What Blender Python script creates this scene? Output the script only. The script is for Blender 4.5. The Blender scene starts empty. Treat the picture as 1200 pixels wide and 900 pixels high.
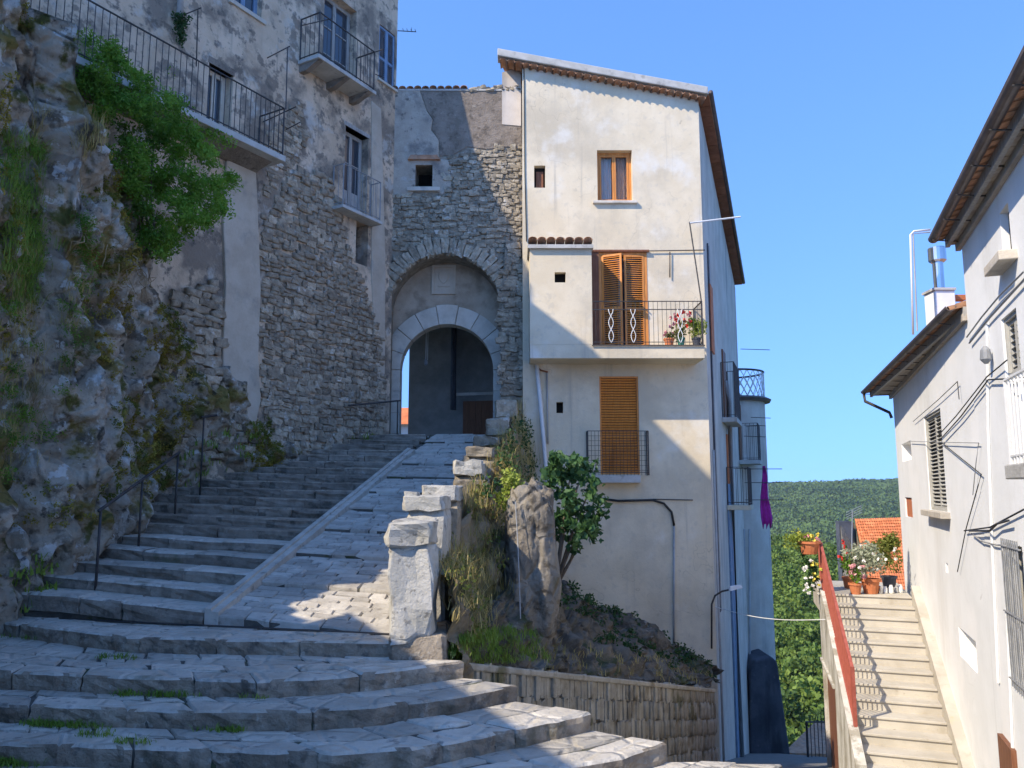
import bpy, bmesh, math, random
import numpy as np
from mathutils import Vector, Matrix, noise

# ---------------------------------------------------------------- camera, sky, sun, exposure
FPX, TANP = 930.0, 125.0 / 930.0            # focal length in photo pixels (1200 wide), tangent of the upward pitch
PITCH = math.atan(TANP); SP, CP = math.sin(PITCH), math.cos(PITCH)
scene = bpy.context.scene
C = scene.collection
cam_d = bpy.data.cameras.new('camera'); cam = bpy.data.objects.new('camera', cam_d); C.objects.link(cam)
cam.location = (0, 0, 0); cam.rotation_euler = (math.pi / 2 + PITCH, 0, 0)
cam_d.sensor_width = 36; cam_d.lens = 36 * FPX / 1200; cam_d.clip_start = 0.05; cam_d.clip_end = 6000
scene.camera = cam
SUN = Vector((1.5, 1.0, -1.55)).normalized()          # direction the light travels
sun_d = bpy.data.lights.new('sun', 'SUN'); sun = bpy.data.objects.new('sun', sun_d); C.objects.link(sun)
sun.rotation_euler = SUN.to_track_quat('-Z', 'Y').to_euler(); sun.location = (-30, -20, 40)
sun_d.energy = 2.05; sun_d.angle = math.radians(0.5); sun_d.color = (1.0, 0.87, 0.68)
world = bpy.data.worlds.new('World'); scene.world = world; world.use_nodes = True
wn = world.node_tree.nodes; bg = wn['Background']
sky = wn.new('ShaderNodeTexSky'); sky.sky_type = 'NISHITA'; sky.sun_disc = False
sky.sun_elevation = math.asin(-SUN.z); sky.sun_rotation = math.atan2(-SUN.x, -SUN.y)
sky.altitude = 2000; sky.air_density = 1.15; sky.dust_density = 0.0; sky.ozone_density = 5.0
tcw = wn.new('ShaderNodeTexCoord'); mpw = wn.new('ShaderNodeMapping'); mpw.vector_type = 'POINT'    # the hills lift the horizon: the band of pale air at the horizontal is left out
mpw.inputs['Location'].default_value = (0, 0, .34); mpw.inputs['Scale'].default_value = (1, 1, .66); nrm = wn.new('ShaderNodeVectorMath'); nrm.operation = 'NORMALIZE'
wl_ = world.node_tree.links; wl_.new(tcw.outputs['Generated'], mpw.inputs[0]); wl_.new(mpw.outputs[0], nrm.inputs[0]); wl_.new(nrm.outputs[0], sky.inputs[0])
hs = wn.new('ShaderNodeHueSaturation'); hs.inputs['Saturation'].default_value = 1.13
wl_.new(sky.outputs[0], hs.inputs['Color']); tint = wn.new('ShaderNodeMix'); tint.data_type = 'RGBA'; tint.blend_type = 'MULTIPLY'; tint.inputs[0].default_value = 1; tint.inputs[7].default_value = (1.05, .91, .92, 1)   # camera white balance: the even tint a daylight setting gives
wl_.new(hs.outputs[0], tint.inputs[6]); wl_.new(tint.outputs[2], bg.inputs[0]); bg.inputs[1].default_value = 0.15
vs = scene.view_settings; vs.view_transform = 'Standard'; vs.look = 'None'; vs.gamma = 1; vs.use_curve_mapping = False
vs.exposure = 1.68
scene.cycles.max_bounces = 6; scene.cycles.diffuse_bounces = 4; scene.cycles.transparent_max_bounces = 8

# ---------------------------------------------------------------- pixels (1200 x 900 photo) to directions
def ray(px, py):
    a = (px - 600) / FPX; b = (450 - py) / FPX
    return Vector((a, CP - b * SP, SP + b * CP))
def atY(px, py, Y): d = ray(px, py); return d * (Y / d.y)
def atZ(px, py, Z): d = ray(px, py); return d * (Z / d.z)
def proj(p):
    d = p[1] * CP + p[2] * SP
    return 600 + FPX * p[0] / d, 450 - FPX * (p[2] * CP - p[1] * SP) / d
class Fac:                                             # a vertical wall plane: u to the right along it, v outward, z up
    def __init__(s, ox, oy, deg):
        s.o = Vector((ox, oy, 0)); s.a = math.radians(deg)
        s.U = Vector((math.cos(s.a), math.sin(s.a), 0)); s.N = Vector((math.sin(s.a), -math.cos(s.a), 0))
    def px(s, px, py, off=0.0):
        d = ray(px, py); o = s.o + s.N * off
        k = o.dot(s.N) / d.dot(s.N); P = d * k
        return (P - s.o).dot(s.U), P.z
    def w(s, u, v, z): return s.o + s.U * u + s.N * v + Vector((0, 0, z))
    def rect(s, x0, y0, x1, y1, off=0.0):              # pixel rectangle to (u0, z0, u1, z1)
        ym, xm = (y0 + y1) / 2, (x0 + x1) / 2
        return s.px(x0, ym, off)[0], s.px(xm, y1, off)[1], s.px(x1, ym, off)[0], s.px(xm, y0, off)[1]
WORLD = Fac(0, 0, 0)                                   # u = X, v = -Y
rnd = random.Random(11)
def rr(a, b): return rnd.uniform(a, b)
def fbm(x, y, z, o=4): return noise.fractal(Vector((x, y, z)), 1.0, 2.0, o)
def inpoly(x, y, poly):
    c = False; j = len(poly) - 1
    for i in range(len(poly)):
        xi, yi = poly[i]; xj, yj = poly[j]
        if (yi > y) != (yj > y) and x < (xj - xi) * (y - yi) / (yj - yi) + xi: c = not c
        j = i
    return c

# ---------------------------------------------------------------- materials
MATS = {}
def M(name, c1, c2, scale=2.0, rough=0.85, bump=0.3, bscale=20.0, patches=(), vary=0.0, spec=0.25, metal=0.0, lo=0.35, hi=0.65, crack=0.0, trans=0.0, stretch=None, bdist=0.02, veins=None):
    m = bpy.data.materials.new(name); m.use_nodes = True; nt = m.node_tree; N = nt.nodes; L = nt.links
    b = N['Principled BSDF']; b.inputs['Roughness'].default_value = rough; b.inputs['Metallic'].default_value = metal
    b.inputs['Specular IOR Level'].default_value = spec
    geo = N.new('ShaderNodeNewGeometry')
    def coord(st):
        if not st: return geo.outputs['Position']
        mp = N.new('ShaderNodeMapping'); mp.inputs['Scale'].default_value = st; L.new(geo.outputs['Position'], mp.inputs[0]); return mp.outputs[0]
    def nz(sc, st=None, det=8.0, r=0.62):
        t = N.new('ShaderNodeTexNoise'); t.inputs['Scale'].default_value = sc; t.inputs['Detail'].default_value = det; t.inputs['Roughness'].default_value = r
        L.new(coord(st), t.inputs['Vector']); return t.outputs['Fac']
    def mr(x, a, c):
        t = N.new('ShaderNodeMapRange'); t.interpolation_type = 'SMOOTHSTEP'; t.inputs[1].default_value = a; t.inputs[2].default_value = c; L.new(x, t.inputs[0]); return t.outputs[0]
    def mix(f, a, c):
        t = N.new('ShaderNodeMix'); t.data_type = 'RGBA'
        if isinstance(f, float): t.inputs[0].default_value = f
        else: L.new(f, t.inputs[0])
        for k, q in ((6, a), (7, c)):
            if isinstance(q, tuple): t.inputs[k].default_value = (*q, 1)
            else: L.new(q, t.inputs[k])
        return t.outputs[2]
    col = mix(mr(nz(scale, stretch), lo, hi), c1, c2)
    for p in patches:                                   # (colour, scale, lo, hi, stretch, amount)
        f = mr(nz(p[1], p[4] if len(p) > 4 else None), p[2], p[3])
        if len(p) > 5:
            t = N.new('ShaderNodeMath'); t.operation = 'MULTIPLY'; L.new(f, t.inputs[0]); t.inputs[1].default_value = p[5]; f = t.outputs[0]
        col = mix(f, col, p[0])
    if veins:                                           # thin winding cracks: (colour, scale, half width, amount)
        ab = N.new('ShaderNodeMath'); ab.operation = 'SUBTRACT'; L.new(nz(veins[1], None, 4.0, .55), ab.inputs[0]); ab.inputs[1].default_value = .5
        a2 = N.new('ShaderNodeMath'); a2.operation = 'ABSOLUTE'; L.new(ab.outputs[0], a2.inputs[0]); f = mr(a2.outputs[0], veins[2], 0.0)
        gt = mr(nz(veins[1] * .6), .48, .56); t = N.new('ShaderNodeMath'); t.operation = 'MULTIPLY'; L.new(f, t.inputs[0]); L.new(gt, t.inputs[1])
        t2 = N.new('ShaderNodeMath'); t2.operation = 'MULTIPLY'; L.new(t.outputs[0], t2.inputs[0]); t2.inputs[1].default_value = veins[3]; col = mix(t2.outputs[0], col, veins[0])
    if vary:
        oi = N.new('ShaderNodeObjectInfo'); h = N.new('ShaderNodeHueSaturation')
        a = N.new('ShaderNodeMapRange'); a.inputs[3].default_value = 1 - vary; a.inputs[4].default_value = 1 + vary; L.new(oi.outputs['Random'], a.inputs[0])
        L.new(a.outputs[0], h.inputs['Value']); L.new(col, h.inputs['Color']); col = h.outputs[0]
    L.new(col, b.inputs['Base Color'])
    if bump:
        hgt = nz(bscale, None, 10.0, 0.7)
        if crack:
            v = N.new('ShaderNodeTexVoronoi'); v.feature = 'DISTANCE_TO_EDGE'; v.inputs['Scale'].default_value = crack; L.new(geo.outputs['Position'], v.inputs['Vector'])
            s = N.new('ShaderNodeMath'); s.operation = 'MULTIPLY_ADD'; L.new(mr(v.outputs['Distance'], 0.0, 0.12), s.inputs[0]); s.inputs[1].default_value = 0.7; L.new(hgt, s.inputs[2]); hgt = s.outputs[0]
        bp = N.new('ShaderNodeBump'); bp.inputs['Strength'].default_value = bump; bp.inputs['Distance'].default_value = bdist
        L.new(hgt, bp.inputs['Height']); L.new(bp.outputs[0], b.inputs['Normal'])
    if trans:
        tr = N.new('ShaderNodeBsdfTranslucent'); L.new(col, tr.inputs[0]); ms = N.new('ShaderNodeMixShader'); ms.inputs[0].default_value = trans
        L.new(b.outputs[0], ms.inputs[1]); L.new(tr.outputs[0], ms.inputs[2]); L.new(ms.outputs[0], N['Material Output'].inputs[0])
    MATS[name] = m; return m

Z3 = (1, 1, 0.18)
M('plaster_warm', (.66, .56, .395), (.73, .635, .47), 1.1, .9, .4, 14, [((.44, .385, .29), .45, .46, .66, None, .55), ((.50, .455, .37), 6, .54, .66, None, .4), ((.24, .21, .17), 30, .66, .72, None, .5), ((.44, .40, .32), .8, .52, .75, Z3, .5), ((.36, .33, .28), 3.2, .62, .8, None, .45), ((.74, .72, .66), .7, .55, .7, None, .6), ((.30, .28, .25), 1.5, .56, .76, (3, 3, .12), .55)], veins=((.3, .26, .2), .55, .0025, .45))
M('plaster_old', (.56, .42, .29), (.70, .55, .40), 1.3, .95, 1.0, 9, [((.20, .165, .13), .9, .46, .60, None, .85), ((.13, .11, .09), 2.6, .53, .60, None, .7), ((.115, .105, .095), 4.5, .56, .68, None, .8), ((.56, .53, .47), 1.7, .56, .68, None, .7), ((.16, .145, .125), 1.2, .55, .75, (3, 3, .16), .55)], bdist=.04)
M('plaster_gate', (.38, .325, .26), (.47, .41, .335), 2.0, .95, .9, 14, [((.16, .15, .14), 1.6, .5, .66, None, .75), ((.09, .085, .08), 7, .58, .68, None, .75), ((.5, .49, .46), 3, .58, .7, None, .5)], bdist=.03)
M('plaster_brown', (.20, .165, .13), (.29, .245, .20), 3.0, .95, 1.0, 20, [((.10, .085, .07), 5, .52, .66, None, .7), ((.42, .38, .32), 9, .62, .7, None, .6)], bdist=.04)
M('plaster_smooth', (.45, .37, .28), (.54, .46, .36), 1.6, .92, .4, 14, [((.27, .25, .22), 2.2, .55, .75, None, .6)])
M('plaster_white', (.76, .765, .75), (.82, .825, .815), 1.2, .9, .25, 14, [((.60, .585, .55), .9, .52, .72, Z3, .5), ((.50, .49, .46), 1.6, .6, .78, (3, 3, .12), .4), ((.86, .85, .83), .8, .52, .64, None, .6), ((.40, .38, .34), 24, .67, .73, None, .5)], veins=((.5, .48, .44), .6, .002, .5))
M('plaster_cream', (.43, .395, .33), (.51, .475, .405), 1.8, .85, .15, 20, [((.50, .43, .22), 2.0, .63, .74, None, .5), ((.30, .26, .2), 14, .62, .70, None, .7), ((.33, .29, .22), 2.2, .52, .7, None, .5)])
M('plaster_tan', (.36, .28, .20), (.46, .37, .275), 2, .95, .6, 14, [((.22, .17, .12), 1.8, .5, .66, None, .7)])
M('plaster_grey', (.54, .475, .40), (.64, .575, .50), 1.2, .92, .3, 14, [((.28, .27, .26), 1.2, .52, .72, Z3, .7)])
M('plaster_worn', (.50, .48, .42), (.62, .60, .55), 2.5, .92, .6, 14, [((.26, .23, .17), 2.4, .48, .62, (1, 1, .3), .8), ((.15, .13, .10), 9, .6, .7, None, .7)])
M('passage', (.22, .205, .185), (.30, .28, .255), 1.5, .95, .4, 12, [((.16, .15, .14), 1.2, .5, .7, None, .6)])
M('stone', (.30, .235, .165), (.45, .375, .275), 7.0, .92, 1.0, 22, [((.11, .105, .095), 8, .55, .68, None, .75), ((.58, .56, .51), 5, .58, .68, None, .7)], vary=.38, bdist=.03)
M('stone_gate', (.28, .235, .17), (.41, .355, .27), 7.0, .92, 1.0, 22, [((.13, .12, .11), 8, .55, .68, None, .7), ((.62, .6, .55), 5, .58, .68, None, .6)], vary=.30, bdist=.03)
M('mortar', (.22, .19, .145), (.34, .295, .23), 6.0, .95, 1.0, 24, [((.36, .335, .29), 2, .55, .7, None, .7)], bdist=.04)
M('dressed', (.50, .445, .365), (.60, .545, .46), 3.0, .85, .5, 26, [((.30, .285, .26), 2.4, .52, .7, None, .6)], vary=.08)
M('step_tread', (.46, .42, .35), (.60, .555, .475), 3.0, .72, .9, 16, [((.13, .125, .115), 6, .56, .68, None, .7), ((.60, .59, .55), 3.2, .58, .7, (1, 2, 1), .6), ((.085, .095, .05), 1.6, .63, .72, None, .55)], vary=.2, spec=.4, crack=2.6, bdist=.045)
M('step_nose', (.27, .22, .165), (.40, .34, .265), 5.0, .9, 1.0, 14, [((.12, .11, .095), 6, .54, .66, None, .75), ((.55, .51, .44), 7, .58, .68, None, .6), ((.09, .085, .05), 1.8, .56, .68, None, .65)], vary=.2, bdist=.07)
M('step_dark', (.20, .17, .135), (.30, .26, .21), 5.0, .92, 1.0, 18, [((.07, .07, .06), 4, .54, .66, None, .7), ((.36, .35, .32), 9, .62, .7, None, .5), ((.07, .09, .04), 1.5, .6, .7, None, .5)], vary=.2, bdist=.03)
M('ramp_stone', (.40, .365, .31), (.52, .485, .42), 4.0, .75, .9, 18, [((.13, .125, .115), 7, .56, .68, None, .6), ((.47, .455, .42), 4, .58, .7, None, .5)], vary=.18, spec=.4, bdist=.025)
M('joint', (.085, .08, .07), (.14, .13, .11), 5.0, .95, .8, 26, [((.06, .075, .03), 2.2, .52, .62, None, .8)])
M('soil', (.10, .075, .05), (.17, .13, .09), 4.0, .95, 1.0, 14, [((.075, .085, .035), 1.8, .5, .64, None, .8), ((.3, .27, .22), 9, .64, .7, None, .7)], bdist=.05)
M('cliff_rock', (.36, .30, .225), (.54, .465, .365), 1.2, .93, 1.0, 9, [((.55, .525, .48), .9, .54, .68, (2, 2, .35), .7), ((.29, .215, .135), .8, .50, .62, None, .75), ((.12, .10, .075), 2.1, .53, .63, None, .85), ((.66, .645, .60), 3.2, .57, .62, None, .9), ((.22, .165, .035), 1.0, .53, .60, None, .9), ((.09, .10, .025), 2.0, .56, .64, None, .85), ((.04, .035, .028), 5.0, .60, .68, None, .8)], crack=1.6, bdist=.09)
M('cliff_brown', (.22, .19, .15), (.33, .295, .24), 1.6, .95, 1.0, 12, [((.09, .075, .055), 3.0, .52, .64, None, .85), ((.46, .43, .37), 5, .6, .68, None, .7), ((.085, .085, .035), 1.2, .58, .7, None, .6)], crack=2.2, bdist=.08)
M('mound_rock', (.13, .115, .09), (.21, .19, .155), 1.8, .95, 1.0, 10, [((.06, .055, .045), 2.4, .5, .62, None, .85), ((.38, .36, .32), 5, .62, .69, None, .7), ((.05, .075, .025), 1.3, .54, .66, None, .8)], crack=2.4, bdist=.08)
M('boulder', (.20, .185, .165), (.31, .29, .265), 2.2, .95, 1.0, 9, [((.10, .09, .075), 3.0, .53, .64, None, .8), ((.5, .48, .44), 6, .6, .68, None, .7), ((.15, .125, .06), 1.4, .56, .68, None, .6)], bdist=.05)
M('veg_wall', (.22, .175, .115), (.33, .28, .20), 3.0, .95, 1.0, 16, [((.10, .11, .035), 1.5, .5, .64, (1, 1, .4), .8), ((.38, .34, .26), 4, .6, .7, None, .6)], bdist=.06)
M('rib_stone', (.31, .28, .215), (.42, .385, .31), 4.0, .95, .9, 20, [((.16, .13, .085), 2.2, .52, .66, None, .7), ((.11, .12, .045), 1.1, .58, .7, None, .6)], vary=.2, bdist=.03)
M('pier', (.40, .385, .335), (.50, .48, .43), 3.0, .92, 1.0, 22, [((.22, .205, .175), 4, .52, .64, None, .75), ((.12, .11, .09), 14, .58, .66, None, .6), ((.66, .65, .61), 2, .56, .7, None, .6)], vary=.06, bdist=.025)
M('iron', (.028, .026, .026), (.06, .05, .045), 12, .6, .2, 60, [((.13, .06, .03), 6, .6, .7, None, .6)], spec=.5)
M('iron_grey', (.20, .21, .22), (.28, .285, .29), 8, .5, .1, 60, spec=.5)
M('iron_red', (.30, .075, .05), (.38, .10, .07), 8, .6, .1, 60, spec=.4)
M('white_paint', (.66, .66, .64), (.74, .74, .72), 4, .6, .1, 40)
M('steel', (.55, .56, .58), (.62, .63, .65), 4, .25, .0, metal=1.0)
M('wood_orange', (.56, .20, .035), (.68, .28, .065), 6, .5, .2, 30, [((.30, .10, .02), 3, .55, .7, (1, 1, .2), .6)], stretch=(6, 6, .6), spec=.4)
M('wood_brown', (.16, .065, .032), (.22, .095, .05), 6, .6, .2, 30, stretch=(6, 6, .6))
M('wood_grey', (.30, .285, .26), (.40, .385, .36), 6, .75, .3, 30, [((.2, .18, .16), 3, .55, .7, None, .6)], stretch=(6, 6, .5))
M('wood_cream', (.52, .45, .36), (.60, .53, .43), 6, .75, .2, 30)
M('shutter_grey', (.36, .35, .31), (.44, .43, .39), 6, .7, .2, 30)
M('shutter_blue', (.15, .23, .34), (.20, .29, .41), 6, .6, .2, 30)
M('soffit', (.33, .285, .235), (.42, .37, .31), 3, .9, .4, 18, [((.2, .165, .13), 3, .55, .7, None, .6)], vary=.12)
M('soffit_red', (.20, .085, .05), (.27, .125, .075), 4, .85, .4, 18, vary=.15)
M('tile', (.34, .175, .10), (.46, .26, .16), 5, .9, .6, 25, [((.20, .16, .125), 3, .5, .66, None, .7), ((.5, .42, .32), 6, .6, .7, None, .5), ((.12, .11, .085), 9, .62, .7, None, .6)], vary=.2)
M('tile_orange', (.55, .16, .055), (.66, .23, .09), 3, .85, .4, 25, [((.42, .13, .06), 1.2, .5, .66, None, .5)], vary=.2)
M('terracotta', (.46, .15, .06), (.55, .20, .09), 5, .8, .2, 30)
M('concrete', (.40, .39, .355), (.50, .485, .45), 2.5, .92, .6, 20, [((.26, .25, .225), 4, .55, .68, None, .7)])
M('gutter', (.075, .055, .05), (.12, .09, .08), 5, .5, .1, 30, spec=.5)
M('pipe_white', (.62, .62, .60), (.70, .70, .68), 3, .5, .1, 30, [((.42, .41, .38), 3, .58, .72, Z3, .5)])
M('pipe_grey', (.34, .335, .32), (.42, .415, .40), 3, .6, .1, 30, [((.2, .19, .18), 3, .58, .72, None, .5)])
M('cable', (.02, .02, .02), (.035, .035, .035), 4, .6, .0)
M('cable_grey', (.30, .30, .29), (.36, .36, .35), 4, .6, .0)
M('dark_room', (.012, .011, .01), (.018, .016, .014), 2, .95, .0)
M('curtain', (.62, .52, .48), (.72, .64, .60), 3, .9, .0, stretch=(14, 14, .3))
M('curtain_orange', (.55, .30, .20), (.66, .42, .30), 3, .9, .0, stretch=(14, 14, .3))
M('fabric_purple', (.34, .02, .24), (.46, .035, .33), 5, .8, .2, 30)
M('asphalt', (.16, .155, .145), (.22, .215, .20), 5, .9, .6, 40)
M('valley', (.045, .075, .02), (.075, .11, .03), .05, .95, .0)
M('leaf_bush', (.13, .27, .025), (.22, .38, .05), 1.6, .55, .0, patches=[((.07, .16, .02), 1.1, .5, .64, None, .8)], trans=.45)
M('moss', (.27, .205, .035), (.40, .33, .065), 1.2, .9, .0, patches=[((.10, .14, .025), .9, .48, .6, None, .8)], trans=.2)
M('leaf_dark', (.025, .07, .02), (.05, .11, .03), 3.0, .5, .0, trans=.25)
M('leaf_fig', (.05, .12, .04), (.085, .17, .06), 3.0, .5, .0, trans=.3)
M('leaf_lime', (.25, .32, .05), (.36, .42, .08), 6, .55, .0, trans=.35)
M('leaf_olive', (.14, .17, .035), (.21, .23, .05), 6, .55, .0, trans=.3)
M('leaf_silver', (.30, .34, .22), (.46, .48, .36), 9, .6, .0, trans=.3)
M('grass', (.15, .26, .035), (.26, .36, .06), 1.5, .6, .0, patches=[((.20, .19, .06), 1.2, .56, .7, None, .7)], trans=.35)
M('grass_dry', (.36, .28, .10), (.52, .42, .17), 1.8, .7, .0, patches=[((.11, .14, .03), 1.3, .5, .64, None, .7)], trans=.3)
M('stems', (.24, .17, .09), (.36, .27, .16), 3, .8, .0)
M('bark', (.10, .08, .06), (.16, .13, .10), 9, .9, .6, 40)
M('forest_near', (.12, .20, .035), (.22, .30, .06), .3, .7, .0, patches=[((.055, .105, .025), .09, .5, .62, None, .9), ((.035, .07, .018), .35, .5, .6, None, .8), ((.22, .26, .07), .12, .6, .72, None, .5)], trans=.3)
M('forest_far', (.075, .135, .035), (.12, .185, .05), .03, .8, .0, patches=[((.04, .085, .025), .012, .5, .6, None, .7), ((.15, .20, .06), .02, .56, .66, None, .6)], trans=.15)
M('flower_red', (.55, .03, .03), (.68, .06, .05), 9, .6, .0)
M('flower_pink', (.68, .28, .30), (.76, .42, .42), 9, .6, .0)
M('flower_white', (.78, .76, .70), (.84, .82, .78), 9, .6, .0)
M('flower_yellow', (.70, .58, .08), (.78, .68, .14), 9, .6, .0)
M('pot_green', (.03, .16, .12), (.05, .2, .15), 5, .6, .0)
def glassmat():
    m = bpy.data.materials.new('window_glass'); m.use_nodes = True; b = m.node_tree.nodes['Principled BSDF']
    b.inputs['Base Color'].default_value = (.035, .045, .06, 1); b.inputs['Roughness'].default_value = .06; b.inputs['Specular IOR Level'].default_value = .9
    MATS['glass'] = m
glassmat()
m = bpy.data.materials.new('clear_glass'); m.use_nodes = True; _b = m.node_tree.nodes['Principled BSDF']
_b.inputs['Base Color'].default_value = (.85, .9, .92, 1); _b.inputs['Transmission Weight'].default_value = 1; _b.inputs['Roughness'].default_value = .02; _b.inputs['IOR'].default_value = 1.15; MATS['clear'] = m

# ---------------------------------------------------------------- mesh building
WL = {}                                                  # world location of the root an object hangs from
class MB:
    def __init__(s, fac=WORLD): s.v = []; s.f = []; s.fac = fac
    def add(s, vs, fs):
        n = len(s.v); s.v += [Vector(q) for q in vs]; s.f += [tuple(i + n for i in q) for q in fs]; return s
    def P(s, u, v, z): return s.fac.w(u, v, z)
    def box(s, u0, v0, z0, u1, v1, z1):                  # in the facade's frame
        p = [s.P(u, v, z) for z in (z0, z1) for v in (v0, v1) for u in (u0, u1)]
        return s.add(p, [(0, 1, 3, 2), (4, 6, 7, 5), (0, 4, 5, 1), (2, 3, 7, 6), (0, 2, 6, 4), (1, 5, 7, 3)])
    def hexa(s, p): return s.add(p, [(0, 1, 3, 2), (4, 6, 7, 5), (0, 4, 5, 1), (2, 3, 7, 6), (0, 2, 6, 4), (1, 5, 7, 3)])
    def prism(s, poly, v0, v1):                          # polygon in (u, z), between depths v0 and v1
        n = len(poly); p = [s.P(u, v0, z) for u, z in poly] + [s.P(u, v1, z) for u, z in poly]
        return s.add(p, [tuple(range(n)), tuple(range(2 * n - 1, n - 1, -1))] + [(i, i + n, (i + 1) % n + n, (i + 1) % n) for i in range(n)])
    def bar(s, a, b, w, h=None):
        a, b = Vector(a), Vector(b); h = h or w; d = (b - a).normalized()
        x = d.cross(Vector((0, 0, 1))); x = x.normalized() if x.length > 1e-4 else Vector((1, 0, 0)); y = x.cross(d)
        p = [q + x * (i * w / 2) + y * (j * h / 2) for q in (a, b) for j in (-1, 1) for i in (-1, 1)]
        return s.hexa(p)
    def tube(s, pts, r, n=8):
        pts = [Vector(p) for p in pts]; rs = r if isinstance(r, (list, tuple)) else [r] * len(pts); vs = []; fs = []
        for i, p in enumerate(pts):
            d = (pts[min(i + 1, len(pts) - 1)] - pts[max(i - 1, 0)]).normalized()
            x = d.cross(Vector((0, 0, 1))); x = x.normalized() if x.length > 1e-3 else Vector((1, 0, 0)); y = x.cross(d)
            vs += [p + (x * math.cos(2 * math.pi * k / n) + y * math.sin(2 * math.pi * k / n)) * rs[i] for k in range(n)]
        for i in range(len(pts) - 1):
            fs += [(i * n + k, i * n + (k + 1) % n, (i + 1) * n + (k + 1) % n, (i + 1) * n + k) for k in range(n)]
        fs += [tuple(range(n - 1, -1, -1)), tuple(range((len(pts) - 1) * n, len(pts) * n))]
        return s.add(vs, fs)
    def lathe(s, prof, c=(0, 0, 0), n=16):
        c = Vector(c); vs = [c + Vector((r * math.cos(2 * math.pi * k / n), r * math.sin(2 * math.pi * k / n), z)) for r, z in prof for k in range(n)]
        fs = [(i * n + k, i * n + (k + 1) % n, (i + 1) * n + (k + 1) % n, (i + 1) * n + k) for i in range(len(prof) - 1) for k in range(n)]
        fs += [tuple(range(n - 1, -1, -1)), tuple(range((len(prof) - 1) * n, len(prof) * n))]
        return s.add(vs, fs)
    def wall(s, poly, holes, v0, v1):                    # polygon wall with rectangular openings, thickness v0 (back) to v1 (front)
        bm = bmesh.new(); bm.faces.new([bm.verts.new((u, 0, z)) for u, z in poly])
        def cut(co, no): bmesh.ops.bisect_plane(bm, geom=bm.verts[:] + bm.edges[:] + bm.faces[:], plane_co=co, plane_no=no)
        for u0, z0, u1, z1 in holes:
            cut((u0, 0, 0), (1, 0, 0)); cut((u1, 0, 0), (1, 0, 0)); cut((0, 0, z0), (0, 0, 1)); cut((0, 0, z1), (0, 0, 1))
        dead = []
        for f in bm.faces:
            c = f.calc_center_median()
            if any(u0 < c.x < u1 and z0 < c.z < z1 for u0, z0, u1, z1 in holes): dead.append(f)
        bmesh.ops.delete(bm, geom=dead, context='FACES')
        r = bmesh.ops.extrude_face_region(bm, geom=bm.faces[:])
        for q in r['geom']:
            if isinstance(q, bmesh.types.BMVert): q.co.y = 1
        bm.verts.index_update()
        s.add([s.P(q.co.x, v0 + (v1 - v0) * q.co.y, q.co.z) for q in bm.verts], [tuple(q.index for q in f.verts) for f in bm.faces]); bm.free(); return s

def fixn(me):
    bm = bmesh.new(); bm.from_mesh(me); bmesh.ops.recalc_face_normals(bm, faces=bm.faces); bm.to_mesh(me); bm.free()
def props(o, label=None, cat=None, group=None, kind=None):
    for k, q in (('label', label), ('category', cat), ('group', group), ('kind', kind)):
        if q: o[k] = q
    return o
def thing(name, loc, label, cat, group=None):
    o = bpy.data.objects.new(name, None); C.objects.link(o); o.location = loc; o.empty_display_size = .2; WL[o] = Vector(loc)
    return props(o, label, cat, group)
def part(name, mb, mat, parent=None, label=None, cat=None, group=None, kind=None, bevel=0.0, smooth=False, fix=True):
    base = WL[parent] if parent else Vector((0, 0, 0))
    if parent is None and mb.v:
        lo = [min(q[i] for q in mb.v) for i in range(3)]; hi = [max(q[i] for q in mb.v) for i in range(3)]
        base = Vector(((lo[0] + hi[0]) / 2, (lo[1] + hi[1]) / 2, lo[2]))
    me = bpy.data.meshes.new(name); me.from_pydata([tuple(q - base) for q in mb.v], [], mb.f); me.validate()
    if fix: fixn(me)
    if smooth: me.polygons.foreach_set('use_smooth', [True] * len(me.polygons))
    me.materials.append(MATS[mat]); o = bpy.data.objects.new(name, me); C.objects.link(o)
    if parent: o.parent = parent
    else: o.location = base
    WL[o] = base
    if bevel:
        md = o.modifiers.new('bevel', 'BEVEL'); md.width = bevel; md.segments = 2; md.limit_method = 'ANGLE'
    return props(o, label, cat, group, kind)
def inst(name, me, parent, loc, rot=(0, 0, 0), scale=(1, 1, 1), mat=None):
    o = bpy.data.objects.new(name, me); C.objects.link(o); o.parent = parent; o.location = Vector(loc) - WL[parent]
    o.rotation_euler = rot; o.scale = scale; WL[o] = WL[parent]; return o
def bigmesh(name, verts, quads, mat, parent=None, label=None, cat=None, kind=None, smooth=False, group=None):
    me = bpy.data.meshes.new(name); base = np.array(WL[parent] if parent else (0, 0, 0)); verts = np.asarray(verts, dtype=np.float32) - base; quads = np.asarray(quads, dtype=np.int32)
    k = quads.shape[1]; me.vertices.add(len(verts)); me.vertices.foreach_set('co', verts.ravel().astype(np.float32)); me.loops.add(quads.size); me.loops.foreach_set('vertex_index', quads.ravel())
    me.polygons.add(len(quads)); me.polygons.foreach_set('loop_start', np.arange(0, quads.size, k, dtype=np.int32)); me.update(calc_edges=True)
    if smooth: me.polygons.foreach_set('use_smooth', np.ones(len(quads), dtype=bool))
    me.materials.append(MATS[mat]); o = bpy.data.objects.new(name, me); C.objects.link(o)
    if parent: o.parent = parent
    WL[o] = Vector(base); return props(o, label, cat, group, kind)

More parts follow.
